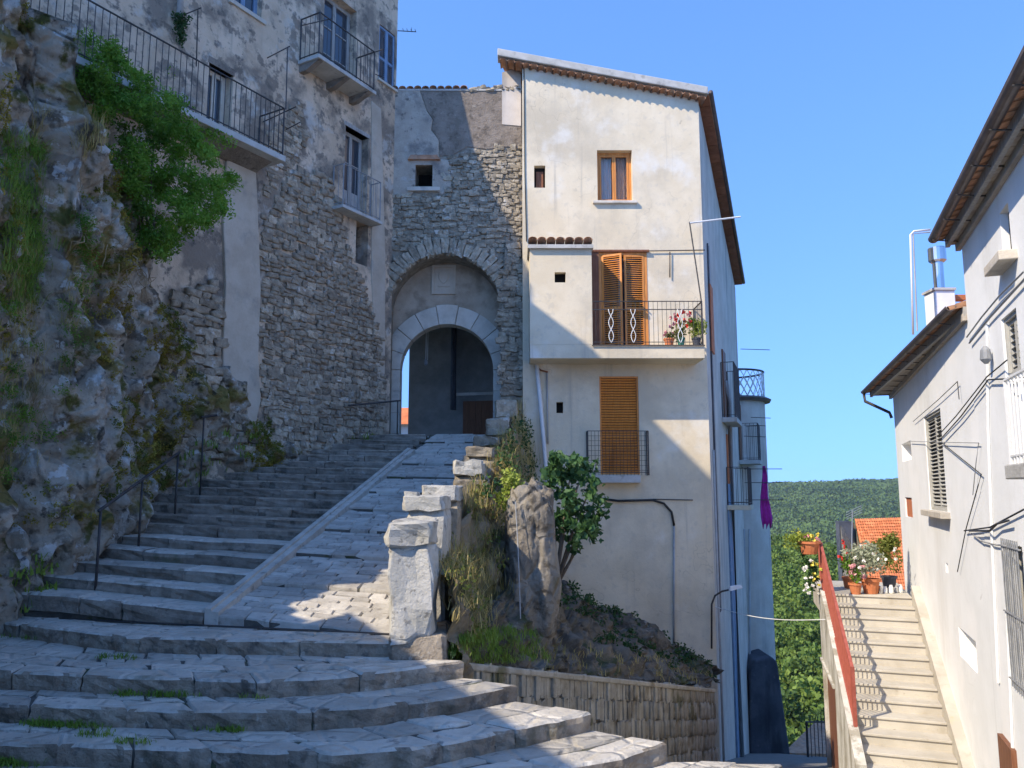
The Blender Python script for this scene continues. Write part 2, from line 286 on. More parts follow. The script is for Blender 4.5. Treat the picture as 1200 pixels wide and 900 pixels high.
# rough stones: a few shared unit meshes per material
def unit_stones(mat, n, rough=.12, seed=0, square=.55):
    out = []
    for k in range(n):
        bm = bmesh.new(); bmesh.ops.create_cube(bm, size=2); bmesh.ops.subdivide_edges(bm, edges=bm.edges[:], cuts=2, use_grid_fill=True)
        for v in bm.verts:
            s = v.co.normalized(); c = v.co.lerp(s * 1.25, 1 - square); c = Vector([max(-1, min(1, q)) for q in c])
            d = Vector((fbm(c.x * 1.1 + k * 9.1 + seed, c.y * 1.1, c.z * 1.1), fbm(c.x * 1.1, c.y * 1.1 + k * 7.3 + seed, c.z), fbm(c.x, c.y, c.z * 1.1 + k * 5.7 + seed)))
            v.co = (c + d * rough * 2.4) * .5
        me = bpy.data.meshes.new('stone'); bm.to_mesh(me); bm.free(); me.materials.append(MATS[mat])
        out.append(me)
    return out
def courses(u0, u1, z0, z1, hmin, hmax, wmin, wmax, wave=.04):
    z = z0
    while z < z1:
        h = rr(hmin, hmax); u = u0 + rr(-.2, 0)
        while u < u1:
            w = rr(wmin, wmax); yield u + w / 2, z + h / 2 + wave * math.sin(u * 1.3 + z), w, h; u += w
        z += h
def lay_stones(parent, fac, meshes, cells, v=0.0, depth=.14, limit=295, mat='stone', tilt=.08, gap=.93, name='stone', wild=0.0):
    cells = [(u + rr(-.03, .03) * wild, z + rr(-.03, .03) * wild, w * (1 + rr(-.22, .12) * wild), h * (1 + rr(-.28, .22) * wild)) for u, z, w, h in cells]
    def big(c):
        a = proj(fac.w(c[0] - c[2] / 2, v, c[1] - c[3] / 2)); b = proj(fac.w(c[0] + c[2] / 2, v, c[1] + c[3] / 2)); return -abs((a[0] - b[0]) * (a[1] - b[1]))
    cells.sort(key=big); rest = MB()
    for k, (u, z, w, h) in enumerate(cells):
        me = rnd.choice(meshes); p = fac.w(u, v + rr(-.015, .03), z); rot = (0, rr(-tilt, tilt), fac.a); sc = (w * gap * 1.08, depth, h * gap * 1.08)
        if k < limit: inst(name, me, parent, p, rot, sc)
        else:
            mt = Matrix.Translation(p) @ Matrix.Rotation(fac.a, 4, 'Z') @ Matrix.Rotation(rot[1], 4, 'Y') @ Matrix.Diagonal((*sc, 1))
            rest.add([mt @ q.co for q in me.vertices], [tuple(f.vertices) for f in me.polygons])
    if rest.v: part('small_stones', rest, mat, parent, kind='stuff', smooth=True, fix=False)

# foliage: many small folded faces spread through lumps
def leaf_cloud(blobs, per, size, seed=1, shell=.55, aspect=.6, up=0.0):
    g = np.random.default_rng(seed); V = []
    for (x, y, z, rx, ry, rz) in blobs:
        n = max(4, int(per * (rx * ry * rz) ** (2 / 3))) if per > 0 else -per
        d = g.normal(size=(n, 3)); d /= np.linalg.norm(d, axis=1)[:, None]; r = g.random(n) ** shell
        lump = 1 + .22 * np.sin(d[:, 0] * 5 + x * 3) * np.cos(d[:, 2] * 4 + y * 2)
        c = np.array([x, y, z]) + d * (r * lump)[:, None] * np.array([rx, ry, rz])
        a = g.normal(size=(n, 3)); a[:, 2] += up; a /= np.linalg.norm(a, axis=1)[:, None]; b = np.cross(a, g.normal(size=(n, 3))); b /= np.linalg.norm(b, axis=1)[:, None] + 1e-9
        s = size * g.uniform(.6, 1.3, n)[:, None]; nn = np.cross(a, b)
        V.append(np.stack([c - a * s, c + b * s * aspect + nn * s * .25, c + a * s, c - b * s * aspect + nn * s * .25], 1))
    V = np.concatenate(V); return V.reshape(-1, 3), np.arange(len(V) * 4).reshape(-1, 4)
def blades(roots, h, w, per, seed, spread=.06, lean=.5):
    g = np.random.default_rng(seed); roots = np.asarray(roots, float); p = np.repeat(roots, per, 0); n = len(p)
    p = p + g.normal(size=(n, 3)) * np.array([spread, spread, spread * .25]); an = g.random(n) * 6.283; d = np.stack([np.cos(an), np.sin(an), np.zeros(n)], 1); e = np.stack([-np.sin(an), np.cos(an), np.zeros(n)], 1)
    hh = (h * g.uniform(.4, 1.2, n))[:, None]; l = hh * lean * g.uniform(.1, 1.3, n)[:, None]; zz = np.array([0, 0, 1.0]); ww = w * g.uniform(.6, 1.4, n)[:, None]
    m = p + zz * hh * .6 + d * l * .4; t = p + zz * hh * g.uniform(.7, 1.0, n)[:, None] + d * l
    v = np.stack([p - e * ww, p + e * ww, m + e * ww * .8, m - e * ww * .8, m - e * ww * .8, m + e * ww * .8, t + e * ww * .1, t - e * ww * .1], 1)
    return v.reshape(-1, 3), np.arange(n * 8).reshape(-1, 4)

# shared bits
def unit_bar(mat, r=.5, n=6, knob=False):
    mb = MB(); mb.tube([(0, 0, 0), (0, 0, 1)], r, n)
    me = bpy.data.meshes.new('baluster'); me.from_pydata([tuple(q) for q in mb.v], [], mb.f); me.materials.append(MATS[mat]); fixn(me); return me
BAR = {k: unit_bar(k) for k in ('iron', 'iron_grey', 'iron_red', 'white_paint')}
def unit_box(mat):
    mb = MB(); mb.hexa([(x, y, z) for z in (-.5, .5) for y in (-.5, .5) for x in (-.5, .5)])
    me = bpy.data.meshes.new('piece'); me.from_pydata([tuple(q) for q in mb.v], [], mb.f); fixn(me); me.materials.append(MATS[mat]); return me
UB = {}
def ubox(mat):
    if mat not in UB: UB[mat] = unit_box(mat)
    return UB[mat]
def unit_tile(mat):                                     # half-round tile, axis along local y (length 1), width 1
    n = 8; vs = []; fs = []
    for j, (y, w) in enumerate(((-.5, 1.0), (.5, .82))):
        for rad in (.5, .42):
            vs += [(-math.cos(math.pi * k / n) * rad * w, y, math.sin(math.pi * k / n) * rad * w) for k in range(n + 1)]
    m = n + 1
    for k in range(n):
        fs += [(k, k + 1, 2 * m + k + 1, 2 * m + k), (m + k, 3 * m + k, 3 * m + k + 1, m + k + 1), (k, m + k, m + k + 1, k + 1), (2 * m + k, 2 * m + k + 1, 3 * m + k + 1, 3 * m + k)]
    me = bpy.data.meshes.new('tile'); me.from_pydata(vs, [], fs); fixn(me); me.polygons.foreach_set('use_smooth', [True] * len(me.polygons)); me.materials.append(MATS[mat]); return me
TILE = unit_tile('tile'); TILE_O = unit_tile('tile_orange')

def railing(parent, pts, h, mat, gap=.11, thick=.014, rail=.03, low=True, bulge=None):
    """rails along pts (floor points, world) with one object per baluster; parent is the balcony part"""
    mb = MB(); up = Vector((0, 0, h))
    for a, b in zip(pts, pts[1:]):
        mb.bar(Vector(a) + up, Vector(b) + up, rail, rail * .6)
        if low: mb.bar(Vector(a) + Vector((0, 0, .07)), Vector(b) + Vector((0, 0, .07)), rail * .8, rail * .5)
    for p in pts: mb.bar(Vector(p), Vector(p) + up, rail * .9)
    part('rail', mb, mat, parent)
    for a, b in zip(pts, pts[1:]):
        a, b = Vector(a), Vector(b); L = (b - a).length; n = max(1, int(L / gap))
        for i in range(1, n):
            inst('baluster', BAR[mat], parent, a.lerp(b, i / n), (0, 0, 0), (thick, thick, h))
def balcony(house, fac, u0, u1, zf, depth, h, mat_slab, mat_rail, slab=.14, gap=.11, v0=0.0, **kw):
    mb = MB(fac); mb.box(u0, v0, zf - slab, u1, v0 + depth, zf)
    b = part('balcony', mb, mat_slab, house, bevel=.012)
    i = .05; railing(b, [fac.w(u0 + i, v0 + .02, zf), fac.w(u0 + i, v0 + depth - i, zf), fac.w(u1 - i, v0 + depth - i, zf), fac.w(u1 - i, v0 + .02, zf)], h, mat_rail, gap, **kw)
    return b
def frame_boxes(mb, u0, z0, u1, z1, v0, v1, t, b=None):
    b = t if b is None else b
    mb.box(u0, v0, z0, u0 + t, v1, z1); mb.box(u1 - t, v0, z0, u1, v1, z1); mb.box(u0 + t, v0, z1 - t, u1 - t, v1, z1); mb.box(u0 + t, v0, z0, u1 - t, v1, z0 + b)
def window(house, fac, r, mat, rec=.2, leaves=2, t=.055, bars=0, name='window', glass='glass', low=0.0, back=True):
    """a framed opening set back in its reveal: window > pane"""
    u0, z0, u1, z1 = r; mb = MB(fac); frame_boxes(mb, u0, z0, u1, z1, -rec - .06, -rec, t)
    wdt = (u1 - u0 - 2 * t) / leaves; panes = []
    for k in range(leaves):
        a = u0 + t + k * wdt + .004; b = a + wdt - .008; frame_boxes(mb, a, z0 + t, b, z1 - t, -rec - .045, -rec + .012, .045)
        zs = z0 + t + .04 + (low if low else 0)
        if low: mb.box(a + .04, -rec - .035, z0 + t + .04, b - .04, -rec - .01, zs)
        for q in range(bars):
            zz = zs + (z1 - t - .04 - zs) * (q + 1) / (bars + 1); mb.box(a + .04, -rec - .04, zz - .012, b - .04, -rec, zz + .012)
        panes.append((a + .04, zs, b - .04, z1 - t - .04))
    w = part(name, mb, mat, house)
    for a, c, b, d in panes:
        q = MB(fac); q.box(a, -rec - .028, c, b, -rec - .02, d); part('pane', q, glass, w)
    if back:
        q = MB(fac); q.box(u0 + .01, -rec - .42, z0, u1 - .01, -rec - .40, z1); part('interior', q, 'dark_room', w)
    return w
def louvre(house, fac, u0, z0, u1, z1, v, mat, ang=0.0, hinge=0, pitch=.055, frame=.05, name='shutter', mid=True):
    """a louvred leaf; ang opens it about its hinge side (0 left, 1 right)"""
    hu = u0 if hinge == 0 else u1; f = Fac(0, 0, 0); f.a = fac.a + (ang if hinge == 0 else -ang)
    f.U = Vector((math.cos(f.a), math.sin(f.a), 0)); f.N = Vector((math.sin(f.a), -math.cos(f.a), 0)); f.o = fac.w(hu, v, 0)
    a, b = u0 - hu, u1 - hu; mb = MB(f); frame_boxes(mb, a, z0, b, z1, -.02, .02, frame)
    if mid: zc = z0 + (z1 - z0) * .42; mb.box(a + frame, -.018, zc - .03, b - frame, .018, zc + .03)
    s = part(name, mb, mat, house); n = int((z1 - z0 - 2 * frame) / pitch)
    for k in range(n):
        z = z0 + frame + (k + .5) * (z1 - z0 - 2 * frame) / n
        inst('slat', ubox(mat), s, f.w((a + b) / 2, 0, z), (math.radians(38), 0, f.a), (abs(b - a) - 2 * frame, .05, .01))
    return s
def hole(fac, r, house, mat='dark_room', rec=.3):
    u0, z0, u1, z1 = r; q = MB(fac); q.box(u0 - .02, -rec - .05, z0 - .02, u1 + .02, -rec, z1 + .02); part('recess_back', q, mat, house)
def tile_row(roof, fac, u0, z0, u1, z1, v, w, length, me=TILE, pitch=0.0, jit=.01):
    n = max(1, int(math.hypot(u1 - u0, z1 - z0) / w)); sl = math.atan2(z1 - z0, u1 - u0)
    for k in range(n):
        t = (k + .5) / n; p = fac.w(u0 + (u1 - u0) * t, v + rr(-jit, jit) - length / 2 + .0, z0 + (z1 - z0) * t + rr(-jit, jit) * .5)
        o = inst('tile', me, roof, p, (0, 0, 0), (w * 1.04, length, w * .8))
        o.rotation_euler = (Matrix.Rotation(fac.a, 3, 'Z') @ Matrix.Rotation(-sl, 3, 'Y') @ Matrix.Rotation(pitch, 3, 'X')).to_euler()
# ================================================================ the setting: terrain, street, hill, wood
def terrain():
    ys = np.concatenate([np.arange(-40, 60, 2.0), np.arange(60, 340, 8.0), np.arange(340, 1900, 30.0)]); xs = np.concatenate([np.arange(-900, -60, 60.0), np.arange(-60, 180, 5.0), np.arange(180, 1500, 30.0)])
    YZ = ([-40, 0, 6, 26, 40, 60, 90, 150, 230, 300, 600, 1400, 1500, 1900], [-3.2, -3.2, -3.3, -9.8, -16.5, -26, -33, -27, -19, -52, -75, 1, 1, -80])
    X, Y = np.meshgrid(xs, ys); Zt = np.interp(Y, *YZ)
    for j in range(X.shape[0]):
        for i in range(X.shape[1]):
            x, y = X[j, i], Y[j, i]; far = min(1, max(0, (y - 500) / 600)); near = min(1, max(0, (y - 60) / 80))
            ridge = 14 * math.exp(-((x / max(y, 1) - .46) / .16) ** 2)
            Zt[j, i] += far * (ridge + 16 * fbm(x / 260, y / 260, 3)) + near * (1 - far) * 3 * fbm(x / 40, y / 40, 1)
            if y > 60: Zt[j, i] += near * (1 - far) * 6 * math.tanh((x - .36 * y) / 60)
    n, m = X.shape; idx = np.arange(n * m).reshape(n, m)
    q = np.stack([idx[:-1, :-1], idx[:-1, 1:], idx[1:, 1:], idx[1:, :-1]], -1).reshape(-1, 4)
    bigmesh('ground', np.stack([X, Y, Zt], -1).reshape(-1, 3), q, 'valley', kind='structure', label='green valley floor and hillside beyond the village', smooth=True)
    return X[0], Y[:, 0], Zt
TX, TY, TZ = terrain()
def tz(x, y):
    i = min(max(np.searchsorted(TX, x) - 1, 0), len(TX) - 2); j = min(max(np.searchsorted(TY, y) - 1, 0), len(TY) - 2)
    a = (x - TX[i]) / (TX[i + 1] - TX[i]); b = (y - TY[j]) / (TY[j + 1] - TY[j])
    return TZ[j, i] * (1 - a) * (1 - b) + TZ[j, i + 1] * a * (1 - b) + TZ[j + 1, i] * (1 - a) * b + TZ[j + 1, i + 1] * a * b
def forest(name, label, y0, y1, n, per, size, rmin, rmax, mat, seed, ta=.25, tb=.60):
    g = np.random.default_rng(seed); bl = []
    for k in range(n):
        y = y0 + (y1 - y0) * math.sqrt(g.random()); x = y * g.uniform(ta, tb); r = g.uniform(rmin, rmax); z = tz(x, y)
        bl.append((x, y, z + r * .75, r, r, r * g.uniform(.8, 1.25)))
        bl.append((x + r * g.uniform(-.5, .5), y - r * .3, z + r * g.uniform(1.0, 1.6), r * .6, r * .6, r * .6))
    v, q = leaf_cloud(bl, -per, size, seed, shell=.28, aspect=.8, up=.6); bigmesh(name, v, q, mat, kind='stuff', label=label)
forest('near_wood', 'bright green broadleaf wood on the slope below the village', 70, 245, 2300, 70, .40, 1.4, 3.2, 'forest_near', 5)
forest('far_wood', 'dark green forest covering the far hill under the sky', 520, 1480, 9500, 11, 1.7, 2.6, 5.5, 'forest_far', 6)

# sloping street: a sheet falling away past the gabled house
mb = MB()
for y0, y1, z0, z1 in ((-12, 6.2, -2.47, -2.47), (6.2, 30, -2.47, -9.3)):
    mb.add([(-6, y0, z0), (9, y0, z0), (9, y1, z1), (-6, y1, z1)], [(0, 1, 2, 3)])
part('street', mb, 'asphalt', kind='structure', label='grey street falling away past the houses')

# ================================================================ stairs
STEPS = [(-1.50, [(-6.3, 9.75), (-5.94, 9.48), (-5.0, 9.0), (-3.96, 8.46), (-2.9, 8.33), (-.95, 8.24)]),
         (-1.65, [(-6.3, 8.0), (-4.71, 7.6), (-3.5, 7.4), (-2.22, 7.26), (-1.6, 7.40), (-1.05, 7.66), (-.48, 8.05)]),
         (-1.80, [(-6.3, 7.25), (-4.36, 7.06), (-2.59, 6.85), (-1.7, 6.85), (-1.2, 6.98), (-.56, 7.30), (.06, 7.78)]),
         (-1.95, [(-6.3, 6.75), (-3.99, 6.5), (-1.81, 6.32), (-1.2, 6.30), (-.7, 6.42), (.25, 7.03), (.72, 7.36)]),
         (-2.10, [(-6.3, 6.1), (-4, 5.95), (-1.6, 5.8), (-.8, 5.9), (0, 6.28), (.8, 6.58), (1.31, 7.02)]),
         (-2.25, [(-6.3, 5.2), (-4, 5.15), (-1, 5.1), (.3, 5.5), (1.3, 6.2), (1.9, 6.6), (2.25, 7.0)])]
def along(poly):
    d = [0]
    for a, b in zip(poly, poly[1:]): d.append(d[-1] + math.hypot(b[0] - a[0], b[1] - a[1]))
    return lambda s: (np.interp(s * d[-1], d, [p[0] for p in poly]), np.interp(s * d[-1], d, [p[1] for p in poly])), d[-1]
def slabstone(name, parent, f, s0, s1, t0, t1, zt, zb, mat, ns=3, jit=.012, bev=.016, topmat=None):
    """one paving stone: top outline f(s, t) -> (x, y); zt may be a function of (x, y)"""
    top = [f(s0 + (s1 - s0) * i / ns, t0) for i in range(ns + 1)] + [f(s1 - (s1 - s0) * i / ns, t1) for i in range(ns + 1)]
    top = [(x + rr(-jit, jit), y + rr(-jit, jit)) for x, y in top]; n = len(top); dz = rr(-.008, .008)
    zf = zt if callable(zt) else (lambda x, y: zt)
    cx, cy = sum(p[0] for p in top) / n, sum(p[1] for p in top) / n
    vs = [(x, y, zf(x, y) + dz) for x, y in top]
    b1 = [(x + (x - cx) * 0 , y, z - .02) for (x, y), (_, _, z) in zip(top, vs)]
    ins = [(cx + (x - cx) * (1 - bev / max(.05, math.hypot(x - cx, y - cy))), cy + (y - cy) * (1 - bev / max(.05, math.hypot(x - cx, y - cy))), z + rr(-.004, .004)) for (x, y, z) in vs]
    mid = [(x + rr(-.006, .006), y + rr(-.012, .006), z - .02) for x, y, z in vs]
    low = [(x, y, z - zb) for x, y, z in vs]; rings = [ins, mid]
    if zb > .15: rings += [[(x + rr(-.008, .008), y + rr(-.022, .012), z - dd) for x, y, z in vs] for dd in (.065, .115)]
    rings.append(low); mb = MB(); mb.add(sum(rings, []), [tuple(range(n))] + [(i + k * n, i + (k + 1) * n, (i + 1) % n + (k + 1) * n, (i + 1) % n + k * n) for k in range(len(rings) - 1) for i in range(n)])
    o = part(name, mb, mat, parent)
    if topmat:
        o.data.materials.append(MATS[topmat])
        for p in o.data.polygons:
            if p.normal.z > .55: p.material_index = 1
    return o
def cuts(total, a, b):
    c = [0.0]
    while c[-1] < total - b * .6: c.append(c[-1] + rr(a, b))
    c[-1] = total; return [q / total for q in c]

# flight field: q runs 0 (bottom) to 1 (arch), X sideways
def AQ(q): return math.radians(2 + 12 * (1 - q))
def YF(x, q): return 9.2 + 10.6 * q - math.tan(AQ(q)) * (x + 3.3)
def QF(x, y):
    q = .5
    for _ in range(8): q = (y - 9.2 + math.tan(AQ(min(1.2, max(-.2, q)))) * (x + 3.3)) / 10.6
    return q
def ZF(x, q): return -1.5 + 2.85 * q - .05 * (x + 3.2) * max(0, 1 - q)
def XB(y): return float(np.interp(y, [2, 6, 8, 9.6, 12, 13.7, 14.6, 15.3, 16, 17, 17.9, 19.95], [-5.9, -5.95, -5.95, -5.8, -5.95, -6.05, -6.1, -5.95, -5.45, -4.8, -4.35, -3.13]))
def XC(q): return -3.45 + 1.45 * q
def XR(q): return -1.22 + .78 * q
def onstairs(px, py):
    best = None
    for y in np.arange(8.6, 20, .05):
        p = atY(px, py, y); e = abs(p.z - ZF(p.x, QF(p.x, y)))
        if best is None or e < best[0]: best = (e, p)
    return best[1]

stairs = thing('wide_steps', (-2, 7, -2.4), 'broad curved stone steps fanning out at the foot of the stairway', None); stairs['kind'] = 'structure'
front_line = [(-6.3, YF(-6.3, 0)), (-4.5, YF(-4.5, 0)), (-3.3, YF(-3.3, 0)), (-.9, YF(-.9, 0))]
for k, (z, nose) in enumerate(STEPS):
    back = STEPS[k - 1][1] if k else front_line
    fn, ln = along(nose); bk, lb = along(back)
    def f(s, t, fn=fn, bk=bk): a = fn(s); b = bk(s); return a[0] + (b[0] - a[0]) * t, a[1] + (b[1] - a[1]) * t
    mb = MB(); n = 40
    top = [f(i / n, .04) for i in range(n + 1)]; bot = [f(i / n, 1.12) for i in range(n + 1)]
    vs = [(x, y, z - .022) for x, y in top] + [(x, y, z - .022) for x, y in bot] + [(x, y, z - .6) for x, y in top] + [(x, y, z - .6) for x, y in bot]; w = n + 1
    fs = []
    for i in range(n): fs += [(i, i + 1, w + i + 1, w + i), (i, 2 * w + i, 2 * w + i + 1, i + 1), (w + i, w + i + 1, 3 * w + i + 1, 3 * w + i)]
    fs += [(n, 2 * w + n, 3 * w + n, w + n), (0, w, 3 * w, 2 * w)]
    mb.add(vs, fs); st = part('step', mb, 'joint', stairs)
    cs = cuts(ln, .55, 1.15)
    for s0, s1 in zip(cs, cs[1:]):
        a, b = f((s0 + s1) / 2, 0), f((s0 + s1) / 2, 1); dep = math.hypot(b[0] - a[0], b[1] - a[1]); tn = min(.9, rr(.30, .38) / dep); g = .006 / ln
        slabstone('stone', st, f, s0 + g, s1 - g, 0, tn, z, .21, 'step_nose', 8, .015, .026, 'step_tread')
    depm = math.hypot(f(.5, 1)[0] - f(.5, 0)[0], f(.5, 1)[1] - f(.5, 0)[1]); rows = max(1, round((depm - .34) / .25))
    for r in range(rows):
        cs = cuts(ln, .28, .85)
        for s0, s1 in zip(cs, cs[1:]):
            sm = (s0 + s1) / 2; a, b = f(sm, 0), f(sm, 1); dep = math.hypot(b[0] - a[0], b[1] - a[1]); t0 = min(.9, .37 / dep)
            if dep < .55 and r > 0: continue
            rw = rows if dep >= .55 else 1; ta = t0 + (1.02 - t0) * r / rw; tb = t0 + (1.02 - t0) * (r + 1) / rw; gg = .008 / dep
            slabstone('stone', st, f, s0 + .009 / ln, s1 - .009 / ln, ta + gg, tb - gg, z - .002, .06, 'step_tread', 2, .022, .012)

flight = thing('stairway', (-3.5, 14, -1.6), 'worn stone flight of steps climbing to the arched gateway', None); flight['kind'] = 'structure'
NS = 19
for i in range(NS):
    q0, q1 = i / NS, (i + 1) / NS; xl = XB(YF(-5, q0)) - .45; xc = XC(q0) - .02; L = xc - xl
    def f(s, t, q0=q0, q1=q1, xl=xl, L=L): x = xl + s * L; return x, YF(x, q0 + (q1 - q0) * t)
    zt = lambda x, y, q0=q0: ZF(x, q0) + .15 + .018 * fbm(x * .9, q0 * 40, 2)
    mb = MB(); mb.add([(xl, YF(xl, q0) + .03, -2.2), (xc, YF(xc, q0) + .03, -2.2), (xl, YF(xl, q1) + .1, -2.2), (xc, YF(xc, q1) + .1, -2.2), (xl, YF(xl, q0) + .03, zt(xl, 0) - .03), (xc, YF(xc, q0) + .03, zt(xc, 0) - .03), (xl, YF(xl, q1) + .1, zt(xl, 0) - .03), (xc, YF(xc, q1) + .1, zt(xc, 0) - .03)], [(0, 1, 5, 4), (4, 5, 7, 6), (1, 3, 7, 5), (0, 4, 6, 2)])
    st = part('step', mb, 'joint', flight, fix=False); cs = cuts(L, .42, .95)
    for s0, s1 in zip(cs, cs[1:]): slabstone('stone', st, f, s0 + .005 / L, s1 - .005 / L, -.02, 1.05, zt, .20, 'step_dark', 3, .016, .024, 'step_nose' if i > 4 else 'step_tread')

ramp = thing('paved_ramp', (-2, 14, -1.6), 'stepped ramp of small grey setts beside the stairway', None); ramp['kind'] = 'structure'
NL = 10; count = 0; rest = MB()
for k in range(NL):
    q0, q1 = k / NL, (k + 1) / NL
    zr = lambda x, q, q0=q0, q1=q1: ZF(x, q) + .10 - .055 * (q - q0) / (q1 - q0)
    xa, xb = XC(q0) + .1, XR(q0) + .12; mb = MB()
    P = [(x, YF(x, q) + .01, zr(x, q) - .02) for q in (q0, q1) for x in (xa, xb)]
    mb.add(P + [(p[0], p[1], p[2] - .5) for p in P], [(0, 1, 3, 2), (0, 4, 5, 1), (1, 5, 7, 3)]); led = part('ledge', mb, 'joint', ramp, fix=False)
    rows = 6; ee = [0, .20] + [.20 + .80 * (j + 1) / rows for j in range(rows)]
    for j, (e0, e1) in enumerate(zip(ee, ee[1:])):
        L = xb - xa; cs = cuts(L, .3, .62) if j == 0 else cuts(L, .16, .46)
        for s0, s1 in zip(cs, cs[1:]):
            def f(s, t, q0=q0, q1=q1, xa=xa, L=L): x = xa + s * L + (XC(q0 + (q1 - q0) * t) - XC(q0)); return x, YF(x, q0 + (q1 - q0) * t)
            zt = lambda x, y, zr=zr: zr(x, QF(x, y))
            o = slabstone('sett', led, f, s0 + .006 / L, s1 - .006 / L, e0 + .008, e1 - .008, zt, .12 if j == 0 else .05, 'ramp_stone', 1, .012, .012)
            count += 1
            if count > 290:
                rest.add([Vector(v.co) + WL[led] for v in o.data.vertices], [tuple(p.vertices) for p in o.data.polygons]); bpy.data.objects.remove(o)
if rest.v: part('small_setts', rest, 'ramp_stone', ramp, kind='stuff')
mb = MB(); pts = []
for w0, w1, h in ((-.02, .055, .115), (.055, .15, .085)):
    for j in range(30):
        q0, q1 = j / 30 * .80, (j + 1) / 30 * .80
        P = []
        for q in (q0, q1):
            for w in (w0, w1): x = XC(q) + w; P.append((x, YF(x, q) - .02, ZF(x, q) + h + .055))
        p = [(a, b, c - .6) for a, b, c in P] + P; mb.add(p, [(4, 5, 7, 6), (0, 4, 6, 2), (1, 3, 7, 5)] + ([(0, 1, 5, 4)] if j == 0 else []) + ([(2, 6, 7, 3)] if j == 29 else []))
part('kerb', mb, 'ramp_stone', ramp, fix=False)
mb = MB(); a = [(x, YF(x, 0) - .10, -1.494) for x in np.linspace(-5.2, -1.0, 12)]; b = [(x, YF(x, 0) - .02, -1.494) for x in np.linspace(-5.2, -1.0, 12)]
mb.add(a + b, [(i, i + 1, 13 + i, 12 + i) for i in range(11)]); part('drain_grate', mb, 'iron', ramp)
mb = MB(); mb.box(-3.6, -26.5, .9, .2, -19.75, 1.345); part('landing', mb, 'ramp_stone', ramp)

# handrails
def handrail(label, shift, posts, r=.022):
    root = thing('handrail', onstairs(*posts[0][0:2]) , label, 'handrail'); mb = MB(); tops = []
    for (bx, by, ty) in posts:
        p = onstairs(bx, by); t = atY(bx, ty, p.y); t.x = p.x; p = p + Vector(shift); t = t + Vector(shift)
        q = MB(); q.tube([p - Vector((0, 0, .1)), t], r * .8); part('post', q, 'iron', root, smooth=True); tops.append(t)
    pre = tops[0] + (tops[0] - tops[1]) * .04; post = tops[-1] + (tops[-1] - tops[-2]) * .04
    mb.tube([pre] + tops + [post], r); part('rail', mb, 'iron', root, smooth=True); return root
handrail('dark iron handrail climbing against the cliff beside the lowest steps', (.05, 0, 0), [(107, 693, 597), (158, 643, 562), (201, 608, 531)])
handrail('long thin iron handrail leading along the rubble wall to the arch', (.42, -.25, 0), [(214, 577, 490), (279, 541, 482), (373, 523, 478), (447, 514, 471)])

# ================================================================ cliff
def build_cliff():
    ys = np.arange(2.2, 17.95, .06); ZT = ([2, 6.3, 7, 7.5, 8.1, 9.2, 10.2, 10.6, 11.2, 12, 13, 13.7, 14.2, 15, 16, 17, 18], [2.2, 3.2, 4.1, 4.8, 6.0, 8.2, 7.8, 5.5, 5.3, 5.0, 4.5, 3.9, 3.2, 2.6, 2.2, 1.2, .8])
    rows = 150; V = []
    for y in ys:
        xb = XB(y); zt = float(np.interp(y, *ZT)) + .35 * fbm(y * .8, 0, 4); q = QF(xb, y); zb = (ZF(xb, q) if y > 9 else -1.6) - .5
        for r in range(rows):
            t = r / (rows - 1); e = .78
            if t < e:
                k = t / e; z = zb + (zt - zb) * k; x = xb - .10 * (z - zb) * (1 if y < 10.4 else .12) - .45 * max(0, k - .75) ** 2 * 16 * .5
            else:
                k = (t - e) / (1 - e); x = xb - .10 * (zt - zb) * (1 if y < 10.4 else .12) - .23 - 5 * k; z = zt + .25 * k
            big = fbm(x * .45 + 3, y * .45, z * .45, 3); med = fbm(x * 1.3, y * 1.3 + 7, z * 1.1, 4); sm = fbm(x * 4.2, y * 4.2, z * 3.6 + 3, 4); ri = abs(fbm(x * .9 + 9, y * .9, z * .55, 3)); rm = noise.ridged_multi_fractal(Vector((x * 1.5, y * 1.5, z * 1.0)), 1.0, 2.1, 5, 1.0, 2.0) - 1.0; vd = noise.voronoi(Vector((x * 1.4, y * 1.4, z * .9)))[0]; vd = vd[1] - vd[0]
            amp = min(1, (z - zb) / .8) * min(1, max(.25, (17.9 - y) / 1.5)); d = (.42 * big + .20 * med + .17 * sm - .24 * (1 - min(1, ri * 4)) ** 2 - .24 * rm + .30 * min(.5, vd)) * amp
            V.append((x + d * .9, y - d * .45, z + .3 * d * (t > .7)))
    n = len(ys); idx = np.arange(n * rows).reshape(n, rows); Q = np.stack([idx[:-1, :-1], idx[1:, :-1], idx[1:, 1:], idx[:-1, 1:]], -1).reshape(-1, 4)
    o = bigmesh('cliff', np.array(V), Q, 'cliff_rock', kind='structure', label='mossy grey limestone cliff beside the stairway', smooth=True); return np.array(V).reshape(n, rows, 3)
CV = build_cliff()
def cliff_points(poly, n, seed, tmin=0.0):
    g = np.random.default_rng(seed); out = []; tries = 0
    while len(out) < n and tries < n * 60:
        tries += 1; i = g.integers(0, CV.shape[0]); j = g.integers(int(CV.shape[1] * tmin), CV.shape[1]); p = CV[i, j]
        if p[1] < 1: continue
        x, y = proj(p)
        if inpoly(x, y, poly): out.append(p + np.array([.03, -.02, 0]))
    return out
